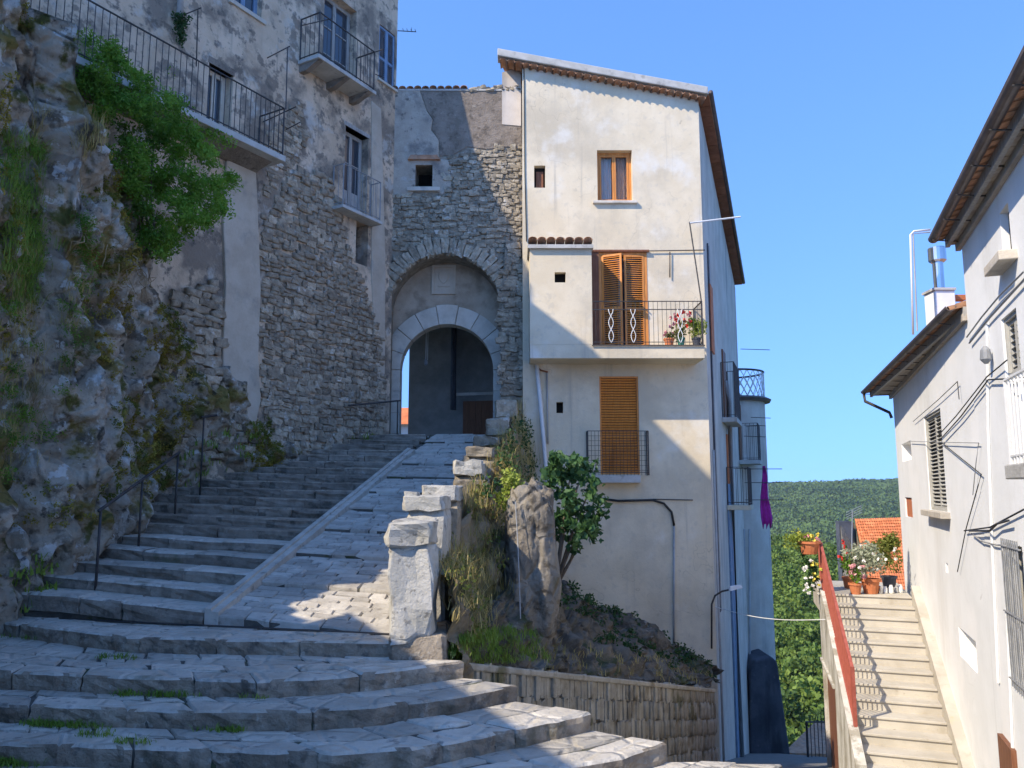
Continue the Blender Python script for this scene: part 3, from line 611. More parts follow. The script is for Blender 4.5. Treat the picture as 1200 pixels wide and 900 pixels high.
for nm, lab, poly, n, h, w, per, mat, sd, lean in (
        ('cliff_grass', 'green grass clumps hanging on the upper cliff', [(0, 150), (62, 190), (70, 300), (50, 360), (0, 370)], 420, .22, .0035, 16, 'grass', 1, .9),
        ('dry_cliff_grass', 'yellowed dry grass tufts on the cliff face', [(0, 300), (50, 290), (95, 330), (70, 470), (30, 560), (0, 560)], 330, .20, .003, 13, 'grass_dry', 2, 1.0),
        ('dry_ledge_grass', 'brown dry stalks on the ledge below the green shrub', [(40, 110), (120, 150), (110, 185), (60, 215), (20, 190)], 150, .30, .003, 12, 'grass_dry', 3, .9),
        ('cliff_foot_weeds', 'low green weeds at the foot of the cliff', [(0, 640), (60, 660), (100, 700), (100, 730), (0, 740)], 60, .16, .012, 9, 'grass', 4, .9),
        ('ledge_weeds', 'green weeds on rocks beside the upper handrail', [(205, 500), (300, 500), (300, 545), (210, 580)], 60, .16, .010, 9, 'grass', 5, .8)):
    p = cliff_points(poly, n, sd)
    if p: v, q = blades(p, h, w, per, sd, .07, lean); bigmesh(nm, v, q, mat, kind='stuff', label=lab)
# moss cushions where a coarse noise lets them grow
g7 = np.random.default_rng(77); MP = []
while len(MP) < 2600:
    i, j = g7.integers(0, CV.shape[0]), g7.integers(0, CV.shape[1] - 30); p = CV[i, j]
    if p[1] < 8 or not (-5 < proj(p)[0] < 330): continue
    if fbm(p[0] * .8, p[1] * .8, p[2] * .6 + 20, 3) + .25 * fbm(p[0] * 4, p[1] * 4, p[2] * 4, 2) > .16: MP.append(p)
v, q = leaf_cloud([(p[0] + .02, p[1] - .01, p[2], .07, .07, .05) for p in MP], -16, .016, 78, aspect=.8); bigmesh('cliff_moss', v, q, 'moss', kind='stuff', label='ochre and green moss cushions on the cliff face')
FP = cliff_points([(0, 130), (75, 170), (95, 240), (110, 330), (80, 420), (60, 520), (0, 560)], 110, 79)
v, q = leaf_cloud([(p[0] + .06, p[1] - .05, p[2] + .03, .17, .17, .13) for p in FP], -75, .022, 80, aspect=.35); bigmesh('cliff_ferns', v, q, 'leaf_bush', kind='stuff', label='small green ferns rooted in the cliff')
# broad leaf weeds near the foot
p = cliff_points([(25, 660), (60, 655), (60, 700), (10, 720)], 14, 8)
if p: v, q = leaf_cloud([(a[0] + .08, a[1] - .05, a[2] + .05, .10, .10, .08) for a in p], -10, .055, 8); bigmesh('leafy_weeds', v, q, 'leaf_bush', kind='stuff', label='broad leaved weeds at the cliff foot')

# green shrub on top of the rock
sh = thing('green_shrub', atY(170, 290, 12.8), 'bright green feathery shrub spilling over the grey rock below the long balcony', 'shrub')
bl = []
POLY = [(86, 44), (125, 44), (150, 80), (185, 95), (215, 130), (240, 165), (265, 195), (280, 240), (245, 262), (216, 292), (190, 308), (168, 282), (142, 225), (104, 190), (86, 140)]
while len(bl) < 215:
    px, py = rr(80, 282), rr(40, 310)
    if not inpoly(px, py, POLY): continue
    p = atY(px, py, rr(11.7, 13.0)); r = rr(.13, .27); bl.append((p.x, p.y, p.z, r, r, r * .8))
for px, py, r, Y in () and ((118, 88, 34, 12.2), (110, 130, 32, 12.0), (150, 128, 36, 12.3), (185, 150, 36, 12.5), (140, 172, 38, 12.1), (180, 195, 42, 12.3), (215, 180, 30, 12.7), (215, 225, 40, 12.5), (180, 240, 36, 12.3), (195, 272, 30, 12.4), (235, 232, 30, 12.6), (225, 205, 30, 12.7), (160, 205, 36, 12.2), (190, 292, 16, 12.4), (243, 205, 20, 12.8), (258, 240, 17, 12.9), (130, 60, 14, 12.4), (205, 128, 14, 12.8), (165, 108, 16, 12.6)):
    p = atY(px, py, Y); r = r * Y / FPX
    for j in range(4): bl.append((p.x + rr(-.5, .5) * r, p.y + rr(-.5, .5) * r, p.z + rr(-.5, .5) * r, r * .62, r * .62, r * .52))
v, q = leaf_cloud(bl, 4600, .034, 21, shell=.7, aspect=.42); bigmesh('foliage', v, q, 'leaf_bush', sh)
mb = MB(); base = atY(168, 300, 12.7)
for k in range(9):
    e = Vector(bl[k * 17][:3]); mb.tube([base + Vector((rr(-.3, .3), rr(-.1, .2), 0)), base.lerp(e, .5) + Vector((0, .1, .1)), e], [.025, .018, .008], 6)
part('stem', mb, 'bark', sh)
# dry climber strands and roots over the boulder
st = MB()
for a in cliff_points([(50, 150), (110, 190), (190, 330), (150, 380), (60, 300)], 46, 15):
    p = Vector(a); pts = [p]
    for j in range(5): pts.append(pts[-1] + Vector((rr(-.06, .10), rr(-.10, .04), rr(-.16, .02))))
    st.tube([q + Vector((.05, -.05, .02)) for q in pts], [.008, .007, .006, .005, .004, .003], 4)
part('dry_stalks', st, 'stems', kind='stuff', label='dry pale plant stalks trailing over the grey boulder')

# unseen house-shaped block added behind the viewpoint to shade the wide steps
nb = thing('added_shade_house', (-8, -1, -2.4), 'unseen pale house block added to shade the wide steps', 'house')
e0, e1 = Vector((-8.1, 5.1, 5.1)), Vector((-4.0, -.25, 3.95)); out = Vector((-.79, -.61, 0)) * 5
mb = MB(); lo = [Vector((q.x, q.y, -2.4)) for q in (e0, e1, e0 + out, e1 + out)]; hi = [e0 - Vector((0, 0, .15)), e1 - Vector((0, 0, .15)), e0 + out, e1 + out]
mb.hexa([a + (out * .05) for a in lo] + [a + (out * .05) for a in hi]); part('wall', mb, 'plaster_warm', nb)
mb = MB(); mb.hexa([e0 - Vector((0, 0, .16)), e1 - Vector((0, 0, .16)), e0 + out * 1.15, e1 + out * 1.15, e0, e1, e0 + out * 1.15 + Vector((0, 0, .4)), e1 + out * 1.15 + Vector((0, 0, .4))]); part('roof', mb, 'tile', nb)

# ================================================================ parapet, retaining wall, boulder, mound, ribbed wall
pp = thing('stone_parapet', (-.9, 8.1, -1.5), 'stepped parapet of pale stone blocks along the ramp', 'parapet')
def pblock(x0, y0, x1, y1, Y, dep, mat='pier', bev=.02, z0=None, name='block', lean=0.0):
    a, b = atY(x0, y1, Y), atY(x1, y0, Y); a.x = atY(x0, (y0 + y1) / 2, Y).x; b.x = atY(x1, (y0 + y1) / 2, Y).x
    bm = bmesh.new(); bmesh.ops.create_cube(bm, size=1); bmesh.ops.bevel(bm, geom=bm.edges[:], offset=.07, segments=1, affect='EDGES'); bmesh.ops.subdivide_edges(bm, edges=bm.edges[:], cuts=2, use_grid_fill=True)
    zb = a.z if z0 is None else z0; c = Vector(((a.x + b.x) / 2, Y + dep / 2, (zb + b.z) / 2)); s = Vector((b.x - a.x, dep, b.z - zb)); mb = MB()
    vs = []
    for v in bm.verts:
        w = Vector((v.co.x * s.x, v.co.y * s.y, v.co.z * s.z)) + c; w += Vector((fbm(w.x * 5, w.y * 5, w.z * 5), fbm(w.y * 5, w.z * 5 + 4, w.x * 5), fbm(w.z * 5 + 2, w.x * 5, w.y * 5))) * bev * 1.3
        vs.append(w + Vector((0, -lean * (w.z - zb), 0)))
    mb.add(vs, [tuple(q.index for q in f.verts) for f in bm.faces]); bm.free(); return part(name, mb, mat, pp, smooth=False)
pblock(454, 638, 507, 752, 8.1, .55, bev=.05); pblock(451, 612, 508, 640, 8.07, .60, bev=.045); pblock(454, 744, 522, 800, 8.12, .9, 'step_nose')
pblock(473, 598, 521, 760, 8.9, .95, 'pier'); pblock(471, 581, 520, 599, 8.88, .97); pblock(474, 576, 490, 583, 8.95, .14)
pblock(495, 587, 538, 740, 9.95, 1.3, 'stone_gate'); pblock(494, 569, 537, 588, 9.93, 1.2)
for x0, y0, x1, y1, Y in ((529, 556, 572, 660, 11.3), (531, 539, 566, 557, 11.28), (540, 536, 582, 640, 12.9), (545, 523, 580, 537, 12.88), (552, 522, 588, 610, 14.5), (553, 511, 586, 523, 14.48), (563, 509, 598, 600, 16.2), (569, 490, 597, 510, 16.18), (576, 489, 606, 580, 17.9), (580, 468, 606, 490, 17.88)):
    pblock(x0, y0, x1, y1, Y, 1.75 if (y1 - y0) > 40 else 1.7, 'stone_gate' if (y1 - y0) > 40 else 'stone_gate' if Y > 12 else 'pier', .035)
# battered retaining wall below the parapet
def grid_wall(name, f, nu, nv, mat, label=None, cat=None, kind=None, amp=.1, parent=None):
    V = []
    for i in range(nu + 1):
        for j in range(nv + 1):
            p = Vector(f(i / nu, j / nv)); d = amp * (.6 * fbm(p.x * 1.1, p.y * 1.1, p.z * 1.1 + 5, 4) + .5 * fbm(p.x * 3.3, p.y * 3.3, p.z * 3.3, 4) + .2 * fbm(p.x * 9, p.y * 9, p.z * 9, 3)); V.append(p + Vector((d, -d * .6, d * .5)))
    idx = np.arange((nu + 1) * (nv + 1)).reshape(nu + 1, nv + 1); Q = np.stack([idx[:-1, :-1], idx[1:, :-1], idx[1:, 1:], idx[:-1, 1:]], -1).reshape(-1, 4)
    bigmesh(name, np.array([tuple(v) for v in V]), Q, mat, parent, label=label, cat=cat, kind=kind, smooth=True); return np.array([tuple(v) for v in V])
def rw(s, t):
    y = 8.35 + 11.0 * s; q = QF(-.9, y); xr = float(np.interp(y, [8.1, 8.9, 9.95, 11.3, 12.9, 14.5, 16.2, 17.9, 19.4], [-.80, -.72, -.62, -.36, -.25, -.17, -.02, .1, .15])); zt = ZF(-.9, q) + .80 + .12 * math.sin(y * 3.1) + .1 * math.sin(y * 7.7); zb = -2.6
    x = xr - .04 + .06 * min(1, t * 6) + (.30 * min(1, max(0, (y - 8.3) / 1.6)) + .42) * t ** 1.1 * (.75 + .3 * s) + .05 * math.sin(y * 2.3); yy = y - .25 * t
    if s < .02: yy -= .0
    return x, yy, zt + (zb - zt) * t
RW = grid_wall('retaining_wall', rw, 130, 60, 'veg_wall', 'overgrown brown retaining wall under the stepped parapet', 'wall', amp=.22)
mb = MB(); mb.add([(-1.1, 8.45, -2.6), (-.10, 8.2, -2.6), (-.55, 8.5, -.75), (-1.0, 8.5, -.75)], [(0, 1, 2, 3)])
g = np.random.default_rng(3); pick = RW[(proj_ok := np.array([(495 < proj(p)[0] < 640) and (470 < proj(p)[1] < 745) for p in RW]))]
pr = pick[g.integers(0, len(pick), 760)] + np.array([.02, -.03, 0])
hang = [p for p in pr if proj(p)[1] > 560]; topv = [p for p in pr if proj(p)[1] <= 600]
v, q = blades(hang, .20, .0035, 14, 31, .09, 1.0); bigmesh('dry_wall_grass', v, q, 'grass_dry', kind='stuff', label='dry yellow grass growing out of the retaining wall')
v, q = blades(topv, .34, .0035, 14, 32, .08, .7); bigmesh('tall_wall_grass', v, q, 'grass_dry', kind='stuff', label='tall dry grass on top of the retaining wall by the arch')
v, q = leaf_cloud([(p[0] + .04, p[1] - .05, p[2], .12, .12, .16) for p in hang[:170]], -26, .026, 33); bigmesh('wall_creeper', v, q, 'leaf_olive', kind='stuff', label='olive green creeper on the retaining wall')
v, q = leaf_cloud([(p[0] + .08, p[1] - .05, p[2] + .12, .2, .2, .22) for p in topv[:60]], -34, .035, 34); bigmesh('wall_top_weeds', v, q, 'leaf_dark', kind='stuff', label='dark weeds crowding the top of the retaining wall')
v, q = leaf_cloud([tuple(atY(px, py, 11.0)) + (.16, .16, .16) for px, py in ((600, 572), (590, 585), (608, 580), (598, 560))], -170, .03, 35); bigmesh('lime_weeds', v, q, 'leaf_lime', kind='stuff', label='lime green weeds above the boulder')
# boulder
def rock(name, c, r, label, cat, mat='cliff_rock', seed=0, parent=None, sub=5, amp=.30):
    bm = bmesh.new(); bmesh.ops.create_icosphere(bm, subdivisions=sub, radius=1); mb = MB(); vs = []
    for v in bm.verts:
        sq = .55 * (1 / max(abs(v.co.x), abs(v.co.y), abs(v.co.z)) - 1) * .55; d = 1 + sq + amp * fbm(v.co.x * 1.1 + seed, v.co.y * 1.1, v.co.z * 1.1, 3) + amp * .45 * fbm(v.co.x * 3 + seed, v.co.y * 3, v.co.z * 3, 4) + amp * .35 * fbm(v.co.x * 7 + seed, v.co.y * 7, v.co.z * 9, 3) + amp * .7 * (lambda w: min(.6, w[1] - w[0]))(noise.voronoi(Vector((v.co.x * 1.5 + seed, v.co.y * 1.5, v.co.z * 2.6)))[0]) - amp * .3
        zz = v.co.z if v.co.z < .62 else .62 + (v.co.z - .62) * .45; vs.append(Vector(c) + Vector((v.co.x * r[0], v.co.y * r[1], zz * r[2])) * d)
    mb.add(vs, [tuple(q.index for q in f.verts) for f in bm.faces]); bm.free(); return part(name, mb, mat, parent, label, cat, smooth=True, fix=False)
p = atY(622, 655, 11.2); rock('boulder', p, (.37, .55, 1.32), 'tall weathered grey boulder standing against the retaining wall', 'boulder', 'cliff_brown', 3, amp=.16)
mb = MB(); mb.tube([atY(604, 588, 10.65), atY(607, 640, 10.55), atY(610, 725, 10.4)], .008, 5); part('hanging_cable', mb, 'cable_grey', label='thin pale cable hanging down the tall boulder', cat='cable')
# ribbed low wall and the mound behind it
W0, W1 = Vector((-.62, 8.35, -1.74)), Vector((4.26, 17.5, -4.18))
rwall = thing('ribbed_wall', (W0 + W1) / 2 - Vector((0, 0, 1.8)), 'low retaining wall of narrow upright beige stones below the mound', 'wall')
RF = Fac(W0.x, W0.y, math.degrees(math.atan2(W1.y - W0.y, W1.x - W0.x))); WLn = (W1 - W0).to_2d().length
wz = lambda u: W0.z + (W1.z - W0.z) * u / WLn
mb = MB(RF); mb.add([RF.w(u, v, wz(u) + d) for d in (-2.4, -.05) for v in (-.35, -.035) for u in (0, WLn)], [(0, 1, 3, 2), (4, 6, 7, 5), (0, 4, 5, 1), (2, 3, 7, 6), (0, 2, 6, 4), (1, 5, 7, 3)]); part('core', mb, 'mortar', rwall)
RIB = unit_stones('rib_stone', 6, .05, 3, .88); cells = []
for r in range(6):
    u = 0
    while u < WLn:
        w = (.062 + .0055 * u) * rr(.7, 1.35); h = .30 * rr(.85, 1.05); z = wz(u) - .30 * r - .15
        x, y = proj(RF.w(u, 0, z))
        if y < 905 and x > 535: cells.append((u + w / 2, z + rr(-.02, .02), w, h))
        u += w
lay_stones(rwall, RF, RIB, cells, -.03, .085, 298, 'rib_stone', .03, .99, wild=.3)
mb = MB(RF); mb.add([RF.w(u, v, wz(u) + d) for d in (-.05, .03) for v in (-.35, .05) for u in (0, WLn)], [(0, 1, 3, 2), (4, 6, 7, 5), (0, 4, 5, 1), (2, 3, 7, 6), (0, 2, 6, 4), (1, 5, 7, 3)]); part('coping', mb, 'rib_stone', rwall, bevel=.02)
BK = [(-.55, 8.6, -1.62), (-.25, 10, -1.5), (.05, 12, -1.3), (.35, 14, -1.25), (.4, 16.5, -1.6), (.5, 19.44, -2.1), (1.5, 19.44, -2.6), (3.0, 19.44, -3.5), (4.87, 19.44, -4.5)]
def mound(s, t):
    a = W0.lerp(W1, s) + Vector((-.05, .06, .015)); u = s * (len(BK) - 1); i = min(int(u), len(BK) - 2); b = Vector(BK[i]).lerp(Vector(BK[i + 1]), u - i); p = a.lerp(b, t)
    p.z += .42 * math.sin(math.pi * t) * (.4 + fbm(p.x * .9, p.y * .9, 2, 4)) + .25 * t * (1 - t) * 2; return p
MV = grid_wall('mound', mound, 110, 90, 'mound_rock', 'dark rocky mound sloping down in front of the gabled house', None, 'structure', amp=.26)
g = np.random.default_rng(9)
def sel(poly, n, arr=MV):
    ok = [p for p in arr if inpoly(*proj(p), poly)]; return [ok[i] for i in g.integers(0, len(ok), n)] if ok else []
P1 = sel([(500, 745), (625, 735), (640, 775), (520, 782)], 420); v, q = blades(P1, .085, .0035, 14, 41, .05, .9); bigmesh('mound_grass', v, q, 'grass', kind='stuff', label='fresh grass at the foot of the retaining wall')
P2 = sel([(630, 690), (700, 690), (830, 780), (830, 800), (700, 760)], 120); v, q = leaf_cloud([(p[0], p[1], p[2] + .06, .16, .16, .11) for p in P2], -34, .036, 42); bigmesh('mound_weeds', v, q, 'leaf_dark', kind='stuff', label='dark weeds on the rocky mound below the gabled house')
P3 = sel([(620, 755), (828, 780), (828, 808), (620, 780)], 90); v, q = blades(P3, .14, .006, 8, 43, .06, .9); bigmesh('mound_dry_grass', v, q, 'grass_dry', kind='stuff', label='dry grass along the top of the ribbed wall')
fg = thing('fig_shrub', atY(668, 655, 13.6), 'large leaved dark green fig shrub against the lower wall of the gabled house', 'shrub'); FB = []
while len(FB) < 46:
    px, py = rr(638, 708), rr(528, 652)
    if inpoly(px, py, [(636, 565), (652, 536), (680, 528), (700, 556), (708, 600), (697, 638), (672, 652), (646, 628)]): p = atY(px, py, rr(13.2, 14.2)); FB.append((p.x, p.y, p.z, .17, .17, .15))
v, q = leaf_cloud(FB, -40, .068, 90, shell=.75, aspect=.62, up=.3); bigmesh('foliage', v, q, 'leaf_fig', fg)
mb = MB(); b_ = atY(650, 690, 13.7)
for k in range(7): e = Vector(FB[k * 4][:3]); mb.tube([b_, b_.lerp(e, .5) + Vector((rr(-.1, .1), 0, .1)), e], [.035, .022, .01], 6)
part('stem', mb, 'bark', fg)
# grass in the joints of the wide steps
roots = []
for px, py, n in ((155, 808, 9), (170, 810, 9), (185, 806, 10), (200, 812, 9), (130, 770, 5), (140, 772, 4), (215, 812, 7), (50, 846, 9), (62, 848, 8), (80, 844, 9), (90, 848, 7), (105, 852, 9), (110, 862, 7), (265, 848, 10), (280, 850, 10), (290, 846, 8), (310, 806, 10), (318, 810, 8), (300, 812, 5), (5, 892, 10), (20, 893, 9), (30, 895, 6), (258, 890, 10), (268, 886, 8), (30, 742, 8), (40, 745, 5), (150, 870, 6), (65, 720, 9), (265, 726, 7), (20, 700, 7), (495, 765, 6), (510, 756, 9), (505, 762, 8)):
    for k in range(n):
        best = None; qx, qy = px + rr(-9, 9), py + rr(-2, 2)
        for kk, (z, nose) in enumerate(STEPS):
            p = atZ(qx, qy, z); yn = np.interp(p.x, [a[0] for a in nose], [a[1] for a in nose]); yb = 99 if kk == 0 else np.interp(p.x, [a[0] for a in STEPS[kk - 1][1]], [a[1] for a in STEPS[kk - 1][1]])
            if yn <= p.y <= yb + .15: best = Vector((p.x, min(p.y, yb - .02), z))
        if best: roots.append(tuple(best))
roots = [(x + rr(-.14, .14), y + rr(-.03, .02), z) for x, y, z in roots for _ in range(2)]
v, q = blades(roots, .06, .004, 6, 51, .025, 1.0); bigmesh('joint_grass', v, q, 'grass', kind='stuff', label='green grass tufts in the joints of the wide steps')
roots = [tuple(onstairs(px + rr(-10, 10), py + rr(-3, 3))) for px, py in [(320, 528), (345, 524), (330, 530), (385, 522), (400, 518), (415, 515), (395, 520), (425, 514), (410, 518), (300, 533), (270, 540), (240, 548), (220, 560), (360, 523)] for _ in range(9)]
v, q = blades(roots, .24, .012, 9, 52, .09, .7); bigmesh('wall_foot_weeds', v, q, 'grass', kind='stuff', label='green weeds along the foot of the rubble wall by the steps')
M('dark_plaster', (.055, .06, .075), (.10, .105, .12), 1.2, .85, .6, 12, [((.03, .032, .04), 1.5, .5, .66, Z3, .8), ((.2, .2, .2), 5, .6, .7, None, .5)])
ST_L = unit_stones('stone', 10, .15, 1, .72); ST_G = unit_stones('stone_gate', 10, .15, 2, .72); ST_D = unit_stones('dressed', 4, .02, 4, .97)
def polyuz(fac, pts, off=0): return [fac.px(x, y, off) for x, y in pts]
def put_stones(parent, fac, px_poly, meshes, hmin, hmax, wmin, wmax, skip=(), **kw):
    pu = polyuz(fac, px_poly); us = [p[0] for p in pu]; zs = [p[1] for p in pu]; cells = []
    for u, z, w, h in courses(min(us), max(us), min(zs), max(zs), hmin, hmax, wmin, wmax):
        j = .18 * fbm(u * 2.1, z * 2.1, 3)
        if inpoly(u + j, z + j, pu) and not any(a - w / 2 < u < c + w / 2 and b - h / 2 < z < d + h / 2 for a, b, c, d in skip): cells.append((u, z, w, h))
    lay_stones(parent, fac, meshes, cells, **kw)

# ================================================================ left house
LH = Fac(-3.1, 20, 60)
lh = thing('old_house', LH.w(-4, 0, -1.5), 'tall weathered stone and plaster house with iron balconies above the stairway', 'house')
fl1 = LH.px(335, 184, .75)[1]; d1 = (LH.px(243, 115)[0], fl1, LH.px(272, 118)[0], LH.px(257, 80)[1])
fl2 = LH.px(438, 106, .62)[1]; d2 = (LH.px(379, 45)[0], fl2, LH.px(417, 60)[0], LH.px(398, 55)[1] + 1.25)
fl3 = LH.px(449, 260, .38)[1]; d3 = (LH.px(404, 190)[0], fl3, LH.px(431, 205)[0], LH.px(416, 153)[1])
w3 = (LH.px(444, 70)[0], LH.px(453, 99)[1], LH.px(463, 75)[0], LH.px(453, 34)[1])
w4 = (LH.px(417, 285)[0], LH.px(423, 310)[1], LH.px(431, 290)[0], LH.px(423, 260)[1])
w0 = (LH.px(272, 5)[0], LH.px(290, 12)[1], LH.px(307, 8)[0], LH.px(290, 12)[1] + 1.1)
wx = (LH.px(228, 0)[0] - 1.6, fl1 + 3.0, LH.px(228, 0)[0] - .7, fl1 + 4.4)
holes = [d1, d2, d3, w3, w4, w0]; TOPL = [(0, 13.5), (-2.0, 13.3), (-2.5, 12.25), (-3.3, 11.8), (-6.9, 11.5), (-8.7, 12.8), (-11, 14.0), (-14, 14.3)]
mb = MB(LH); wall = mb.wall([(-14, -1.6), (0, -1.6)] + TOPL, holes, -.55, 0)
lw = part('wall', mb, 'plaster_old', lh)
mb = MB(LH); mb.box(-14, -7, -1.6, -13.5, -.56, 13.9); mb.box(-.5, -7, -1.6, -.02, -.56, 13.2); mb.box(-14, -7.5, -1.6, -.02, -7, 11.2); part('rear_wall', mb, 'plaster_old', lh)
mb = MB(LH); mb.prism([(u, z + .002) for u, z in TOPL] + [(u, z + .15) for u, z in TOPL[::-1]], -7.6, .08); part('roof', mb, 'tile', lh)
put_stones(lw, LH, [(306, 300), (312, 240), (345, 198), (388, 210), (400, 262), (424, 325), (447, 400), (449, 514), (330, 534), (306, 500)], ST_L, .075, .16, .10, .36, [d3, w4], v=-.022, depth=.13, mat='stone', wild=1.0, tilt=.16)
put_stones(lw, LH, [(200, 345), (258, 325), (262, 470), (305, 505), (305, 530), (205, 545)], ST_L, .10, .20, .16, .42, [], v=.02, depth=.16, limit=60, mat='stone', wild=1.0, tilt=.16)
put_stones(lw, LH, [(318, 150), (352, 120), (362, 160), (345, 195), (312, 232)], ST_L, .09, .14, .12, .28, [], v=-.035, depth=.11, limit=60, mat='stone')
# smooth plaster pilaster
pts = [(266, 188), (300, 192), (303, 260), (306, 340), (303, 420), (306, 470), (298, 505), (286, 500), (262, 470), (262, 400), (265, 330), (262, 260)]
mb = MB(LH); mb.prism(polyuz(LH, pts, .07), -.05, .07); part('plaster_strip', mb, 'plaster_smooth', lh, bevel=.02)
pts = [(436, 118), (447, 128), (452, 300), (451, 505), (443, 470), (436, 330)]
mb = MB(LH); mb.prism(polyuz(LH, pts, .03), -.05, .03); part('plaster_strip', mb, 'plaster_smooth', lh, bevel=.02)
# long balcony with sagging stone floor
u1 = LH.px(335, 155, .75)[0]; h1 = LH.px(338, 129, .75)[1] - fl1
b1 = balcony(lh, LH, -9.9, u1, fl1, .78, h1, 'concrete', 'iron', slab=.13, gap=.125, thick=.016)
mb = MB(LH); mb.add([LH.w(u, v, z) for z, vv in ((fl1 - .26, .1), (fl1 - .131, .55)) for v in (-.05, vv) for u in (-9.9, u1 - .15)], [(0, 1, 3, 2), (4, 6, 7, 5), (0, 4, 5, 1), (2, 3, 7, 6), (0, 2, 6, 4), (1, 5, 7, 3)]); part('bracket', mb, 'plaster_brown', b1)
def double_door(house, fac, r, mat, bars=2, low=.5, rec=.22): return window(house, fac, r, mat, rec, 2, .06, bars, 'door', low=low)
double_door(lh, LH, d1, 'wood_cream', 0, .0)
mb = MB(LH); mb.box(d1[0] - .02, -.5, d1[3], d1[2] + .02, .015, d1[3] + .14); part('lintel', mb, 'plaster_brown', lh)
u2a, u2b = LH.px(373, 55, .62)[0], LH.px(441, 88, .62)[0]; h2 = LH.px(442, 62, .62)[1] - fl2
b2 = balcony(lh, LH, u2a, u2b, fl2, .64, h2, 'concrete', 'iron', slab=.09, gap=.12, thick=.013)
for uu in (u2a + .12, (u2a + u2b) / 2, u2b - .2):
    mb = MB(LH); mb.add([LH.w(u, v, z) for z, vv in ((fl2 - .26, .2), (fl2 - .091, .62)) for v in (-.05, vv) for u in (uu - .07, uu + .07)], [(0, 1, 3, 2), (4, 6, 7, 5), (0, 4, 5, 1), (2, 3, 7, 6), (0, 2, 6, 4), (1, 5, 7, 3)]); part('bracket', mb, 'plaster_brown', b2)
double_door(lh, LH, d2, 'wood_grey', 2, .0)
u3a, u3b = LH.px(403, 205, .38)[0], LH.px(449, 235, .38)[0]; h3 = LH.px(449, 214, .38)[1] - fl3
b3 = balcony(lh, LH, u3a, u3b, fl3, .38, h3, 'concrete', 'iron_grey', slab=.08, gap=.13, thick=.012, rail=.024)
double_door(lh, LH, d3, 'wood_grey', 1, .6)
mb = MB(LH); mb.box(d3[0] - .05, -.4, d3[3], d3[2] + .05, .012, d3[3] + .1); part('lintel', mb, 'wood_grey', lh)
wb = window(lh, LH, w3, 'wood_grey', .2)
mb = MB(LH); mb.box(w3[0] - .06, -.1, w3[1] - .06, w3[2] + .06, .07, w3[1]); part('sill', mb, 'dressed', wb)
wm = (w3[0] + w3[2]) / 2
louvre(lh, LH, w3[0] + .01, w3[1] + .01, wm, w3[3] - .01, -.05, 'shutter_blue'); louvre(lh, LH, wm + .005, w3[1] + .01, w3[2] - .01, w3[3] - .01, -.05, 'shutter_blue')
wb = window(lh, LH, w0, 'shutter_blue', .15); mb = MB(LH); mb.box(w0[0] - .1, -.1, w0[1] - .09, w0[2] + .1, .05, w0[1]); part('sill', mb, 'dressed', wb)
hole(LH, w4, lh, rec=.45)
# rods, pipes, aerial
mb = MB()
for a, b in (((313, 68, .05), (340, 54, .55)), ((337, 56, .5), (335, 128, .75)), ((308, 143, .02), (347, 125, .9)), ((335, 152, .6), (352, 143, .95)), ((420, 67, .1), (449, 58, .9)), ((440, 87, .3), (450, 91, .9)), ((353, 30, .1), (388, 22, .6)), ((209, 20, .05), (236, 9, .5)), ((232, 12, .45), (230, 78, .1))):
    A = LH.w(*((lambda t: (t[0], a[2], t[1]))(LH.px(a[0], a[1], a[2])))); B = LH.w(*((lambda t: (t[0], b[2], t[1]))(LH.px(b[0], b[1], b[2])))); mb.tube([A, B], .012, 6)
part('washing_rod', mb, 'iron', lh)
t = LH.px(210, 24, .12); mb = MB(); mb.tube([LH.w(t[0], .12, t[1]), LH.w(t[0], .12, t[1] + 3)], .06, 10); part('downpipe', mb, 'pipe_grey', lh, smooth=True)
hp = thing('wall_plant', LH.w(t[0], .15, t[1] - .4), 'dark weed growing from the broken downpipe above the long balcony', 'plant'); P = LH.w(t[0], .16, t[1] - .12)
v, q = leaf_cloud([(P.x, P.y, P.z, .14, .14, .24), (P.x + .03, P.y, P.z - .22, .09, .09, .2), (P.x, P.y, P.z + .15, .2, .2, .08)], -260, .028, 61); bigmesh('foliage', v, q, 'leaf_dark', hp)
mb = MB(); a = LH.w(-.05, .05, LH.px(466, 38)[1]); x = Vector((.5, 0, -.03)); mb.tube([a, a + x], .012, 6)
for k in range(4): mb.bar(a + x * (.3 + .22 * k) + Vector((0, -.12, 0)), a + x * (.3 + .22 * k) + Vector((0, .12, .06)), .012)
mb.bar(a + x * .75, a + x * .75 + Vector((0, 0, .12)), .01); part('aerial', mb, 'iron', lh)
# chimney-side plants tufts on long balcony and creeper
v, q = leaf_cloud([tuple(atY(px, py, 14.2)) + (.22, .22, .14) for px, py in ((235, 150), (250, 158), (225, 142), (265, 165), (210, 118), (180, 75), (196, 85))], -120, .03, 62); bigmesh('balcony_weeds', v, q, 'leaf_bush', kind='stuff', label='green weeds growing through the long iron balcony')

